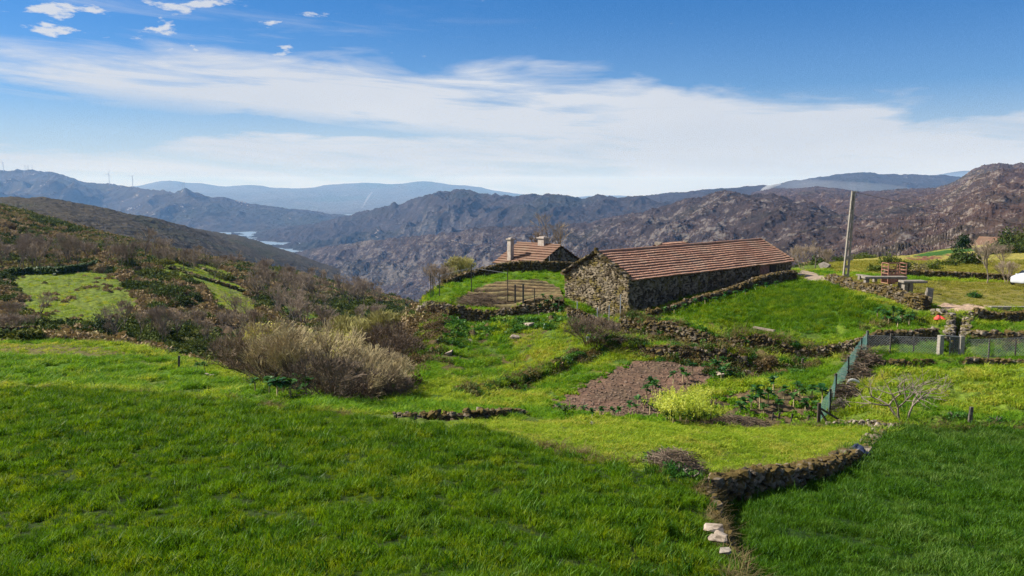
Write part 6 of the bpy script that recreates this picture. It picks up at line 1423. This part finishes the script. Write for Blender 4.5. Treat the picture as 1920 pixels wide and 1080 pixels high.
for px, py, s in [(1345,700,1.3),(1352,712,1.2),(1337,695,1.1),(1362,705,1.2),(1371,690,1.3),(1358,692,1.4)]: kale(px, py, s, 'yellowing kale plant below the bank at the right corner of the ploughed plot', 'kale plants at the right corner of the ploughed plot', 40)
for px, py, s in [(1418,755,1.6),(1425,765,1.6),(1440,758,1.4),(1408,768,1.4),(1450,735,1.5),(1470,748,1.2),(1497,745,1.3),(1505,752,1.3),(1488,762,1.2),(1523,752,1.5),(1540,762,1.8),(1395,772,1.2),(1432,780,1.1),(1510,775,1.3),(1528,778,1.2),(1460,772,1.1),(1387,780,1.2)]: kale(px, py, s, 'leafy vegetable plant in the brown garden beds left of the netting', 'vegetables in the brown garden beds', 36)
for px, py, s in [(505,726,1.5),(520,733,1.8),(532,727,1.7),(545,733,1.6),(560,726,1.8),(575,732,1.7),(590,725,1.6),(605,728,1.7),(478,722,1.3),(370,695,.9),(384,699,1.1)]: kale(px, py + (15 if px > 450 else 0), s, 'big dark green kale plant in front of the pale thicket' if px > 450 else 'small kale plant in the light grass at left', 'kale patch in front of the thicket' if px > 450 else 'pair of kale plants at left', 38)
for px, py, s in [(1645,600,1.5),(1658,606,1.6),(1665,612,1.7),(1675,598,1.5),(1690,606,1.7),(1704,612,1.5),(1682,618,1.5),(1712,604,1.3)]: kale(px, py, s, 'tall kale plant below the thick stone wall of the yard', 'kale plants below the yard wall', 50)
for i, f_ in enumerate(np.linspace(0, 1, 12)): kale(1245 + f_ * 210, 592 - f_ * 55 + (i % 3) * 2, 1.1, 'kale seedling in the row along the barn shadow', 'kale row beside the barn', 55)
for px, py, s in [(1012,585,1.2),(1025,578,1.1),(1040,588,1.3),(1048,574,1.2),(1034,570,1.1),(1052,592,1.2),(1018,565,1.0)]: kale(px, py, s, 'kale plant left of the barn gable', 'kale plants beside the gable', 60)
for px, py, s in [(px_, py_, s_ * .66) for px_, py_, s_ in [(1250,792,1.5),(1262,796,1.7),(1274,792,1.8),(1286,797,1.7),(1298,790,1.5),(1268,780,1.6),(1282,778,1.6),(1296,768,1.4),(1306,790,1.2),(1322,796,1.5),(1312,762,1.2),(1322,756,1.2),(1258,783,1.4),(1346,790,1.0),(1356,786,.9),(1244,786,1.4),(1266,770,1.5),(1304,778,1.3),(1290,784,1.5),(1276,788,1.5)]]:
    kale(px, py, s, 'flowering kale with a pale yellow head at the foot of the garden', 'yellow flowering kale', 37, True, 'flowering_kale')
# brush heaps: tangled sticks
def sticks(name, p, R, h, n, mt, lb, seed, cat='brush pile', r_=.014):
    r = random.Random(seed); A, B_ = [], []
    for i in range(n):
        a = r.uniform(0, 6.28); q = math.sqrt(r.random()) * R; c = np.array([math.cos(a) * q, math.sin(a) * q, h * (1 - (q / R) ** 2) * r.uniform(.1, 1)]); b_ = r.uniform(0, 6.28); L = r.uniform(.15, .45) * R; dd = np.array([math.cos(b_) * L, math.sin(b_) * L, r.uniform(-.3, .25) * L]); A.append(c - dd); B_.append(c + dd)
    g = Geo(); g.segs(A, B_, r_, r_ * .5, 3); put_rock(g, (0, 0, 0), (R * 1.1, R * 1.0, h * .6), r, mi=1); o = g.build(name, [mt, SCO], label=lb, cat=cat); o.location = p; return o
sticks('brush_pile', hit(1262, 880, 20), .95, .75, 900, M['twig_dark'], 'mound of dead brushwood and bramble at the corner of the meadow', 1, r_=.010)
sticks('brush_pile', hit(1240, 876, 20), .6, .45, 400, M['twig'], 'smaller heap of straw coloured stalks left of the brushwood mound', 2, r_=.008)
for q_, (px, py, s_) in enumerate([(1232,872,.9),(1252,862,.8),(1275,893,.7),(1296,902,.6)]):
    shrub('bush', hit(px, py, 20), s_ * .7, s_ * .55, M['ivy'], 900, .045, ['leafy green bramble at the left of the brushwood mound','green bramble on top of the brushwood mound','bramble at the right foot of the brushwood mound','small bramble where the dark meadow wall begins'][q_], 'brambles on the brushwood mound', seed=500 + q_)
for px, Y, R, h_, lb in [(1624,51.3,1.0,1.1,'heap of cut vine wood at the far end of the netting'),(1611,49.2,1.0,1.0,'heap of cut branches halfway along the netting'),(1592,46.6,.8,.9,'dark heap of branches above the pale pipe end'),(1584,44.4,.5,.7,'small bundle of pale canes against the netting')]:
    p = gp(px, Y); sticks('brush_pile', p, R, h_, 420, M['bark_pale' if 'pale canes' in lb else 'twig_dark'], lb, int(px), r_=.02)
p = hit(905, 566, 60); sticks('brush_pile', p, 2.2, .8, 900, M['twig_dark'], 'low heap of dead bramble stems in front of the planted rows', 9, r_=.012)
p = hit(1375, 797, 36); sticks('brush_pile', p, 1.0, .5, 700, M['twig_dark'], 'brown heap of dead stalks right of the yellow flowers', 11, r_=.010)
p = hit(1405, 796, 36); sticks('brush_pile', p, .9, .35, 500, M['twig_dark'], 'flatter brown heap of stalks in front of the garden beds', 12, r_=.010)
# small things
g = Geo(); a = np.linspace(.1, 2.2, 9); g.tube([(.75 - .75 * math.cos(q * .7), 0, .28 * math.sin(q * 1.25)) for q in a], .075, 8); o = g.build('bent_pipe', M['white_plastic'], label='cream coloured curved pipe lying by the netting fence', cat='pipe'); o.location = hit(1588, 733, 38) + [0, 0, .35]; o.rotation_euler = (0, 0, .2)
def rag(name, p, R, h, mt, lb, cat, seed):
    n_ = 22; i, j = np.meshgrid(np.linspace(-1, 1, n_), np.linspace(-1, 1, n_)); rr = np.hypot(i, j); z = h * np.clip(1 - rr ** 2, 0, 1) * (1 + .5 * fbm(i * 1.7 + seed, j * 1.7, 3, seed)) + .10 * h * perlin(i * 4, j * 4, seed)
    th = np.arctan2(j, i); lim = 1 + .25 * np.sin(th * 3 + seed); V = np.stack([i * R * lim, j * R * lim, z], 2).reshape(-1, 3); q = (np.arange(n_ - 1)[:, None] * n_ + np.arange(n_ - 1)[None]).ravel()
    o = obj_np(name, V, np.stack([q, q + 1, q + n_ + 1, q + n_], 1), mt, smooth=True, label=lb, cat=cat); o.location = p; md = o.modifiers.new('s', 'SOLIDIFY'); md.thickness = .012; return o
rag('tarpaulin', hit(1760, 600, 50) + [0, 0, .10], .36, .22, M['red_cloth'], 'crumpled bright red tarpaulin bundle beside the lane', 'tarpaulin', 3)
rag('jacket', hit(1607, 858, 26) + [0, 0, .30], .33, .24, M['navy_cloth'], 'dark navy jacket thrown on the meadow wall', 'jacket', 5)
g = Geo(); a = np.linspace(0, 2 * math.pi, 17)[:-1]
def ringv(r_, z_): return [(r_ * math.cos(q), r_ * math.sin(q), z_) for q in a]
V = ringv(.13, 0) + ringv(.17, .36) + ringv(.155, .36) + ringv(.12, .03); Qb = []
for k_ in range(3): Qb += [[k_ * 16 + i, k_ * 16 + (i + 1) % 16, (k_ + 1) * 16 + (i + 1) % 16, (k_ + 1) * 16 + i] for i in range(16)]
g.add(V, Q=Qb, T=[[48, 48 + i + 1, 48 + i] for i in range(1, 15)]); t = empty('bucket', hit(1104, 643, 45), label='white plastic bucket in the hollow below the gable', cat='bucket'); t.scale = (1.2,) * 3; g.build('tub', M['white_paint'], t); g = Geo(); g.tube([(.17 * math.cos(q), 0, .36 + .2 * math.sin(q)) for q in np.linspace(0, math.pi, 9)], .008, 4); g.build('handle', M['wire'], t)
def plank(p0, p1, w_, th, lb, mt='wood_grey', name='plank'):
    c = (p0 + p1) / 2; d = p1 - p0; L = float(np.linalg.norm(d)); g = Geo(); g.box((0, 0, 0), (L, w_, th)); o = g.build(name, M[mt], label=lb, cat=name); o.location = c; o.rotation_euler = Vector(d).to_track_quat('X', 'Z').to_euler(); return o
plank(hit(950, 588, 60) + [0, 0, .12], hit(976, 580, 60) + [0, -.2, .4], .28, .07, 'pale plank leaning at the foot of the garden wall', 'stone_pale')
plank(hit(1228, 634, 52) + [0, 0, .1], hit(1262, 640, 52) + [0, 0, .1], .3, .08, 'pale flat slab on the turf between the two banks', 'stone_pale', 'slab')
plank(hit(1413, 621, 52) + [0, 0, .3], hit(1452, 627, 52) + [0, 0, .25], .22, .12, 'bleached trunk lying on top of the field bank', 'bark_pale', 'log')
o, p = boulder(1110, 795, .3, M['granite'], 'small grey stone on the short meadow turf', 24, .5, None); o.location = p
for px, py in [(388,704),(396,706)]:
    o, p = boulder(px, py, .45, M['stone_pale'], 'pale flat stone near the ' + ('left' if px < 390 else 'right') + ' of the two in the light grass', 40, .35, None); o.location = p
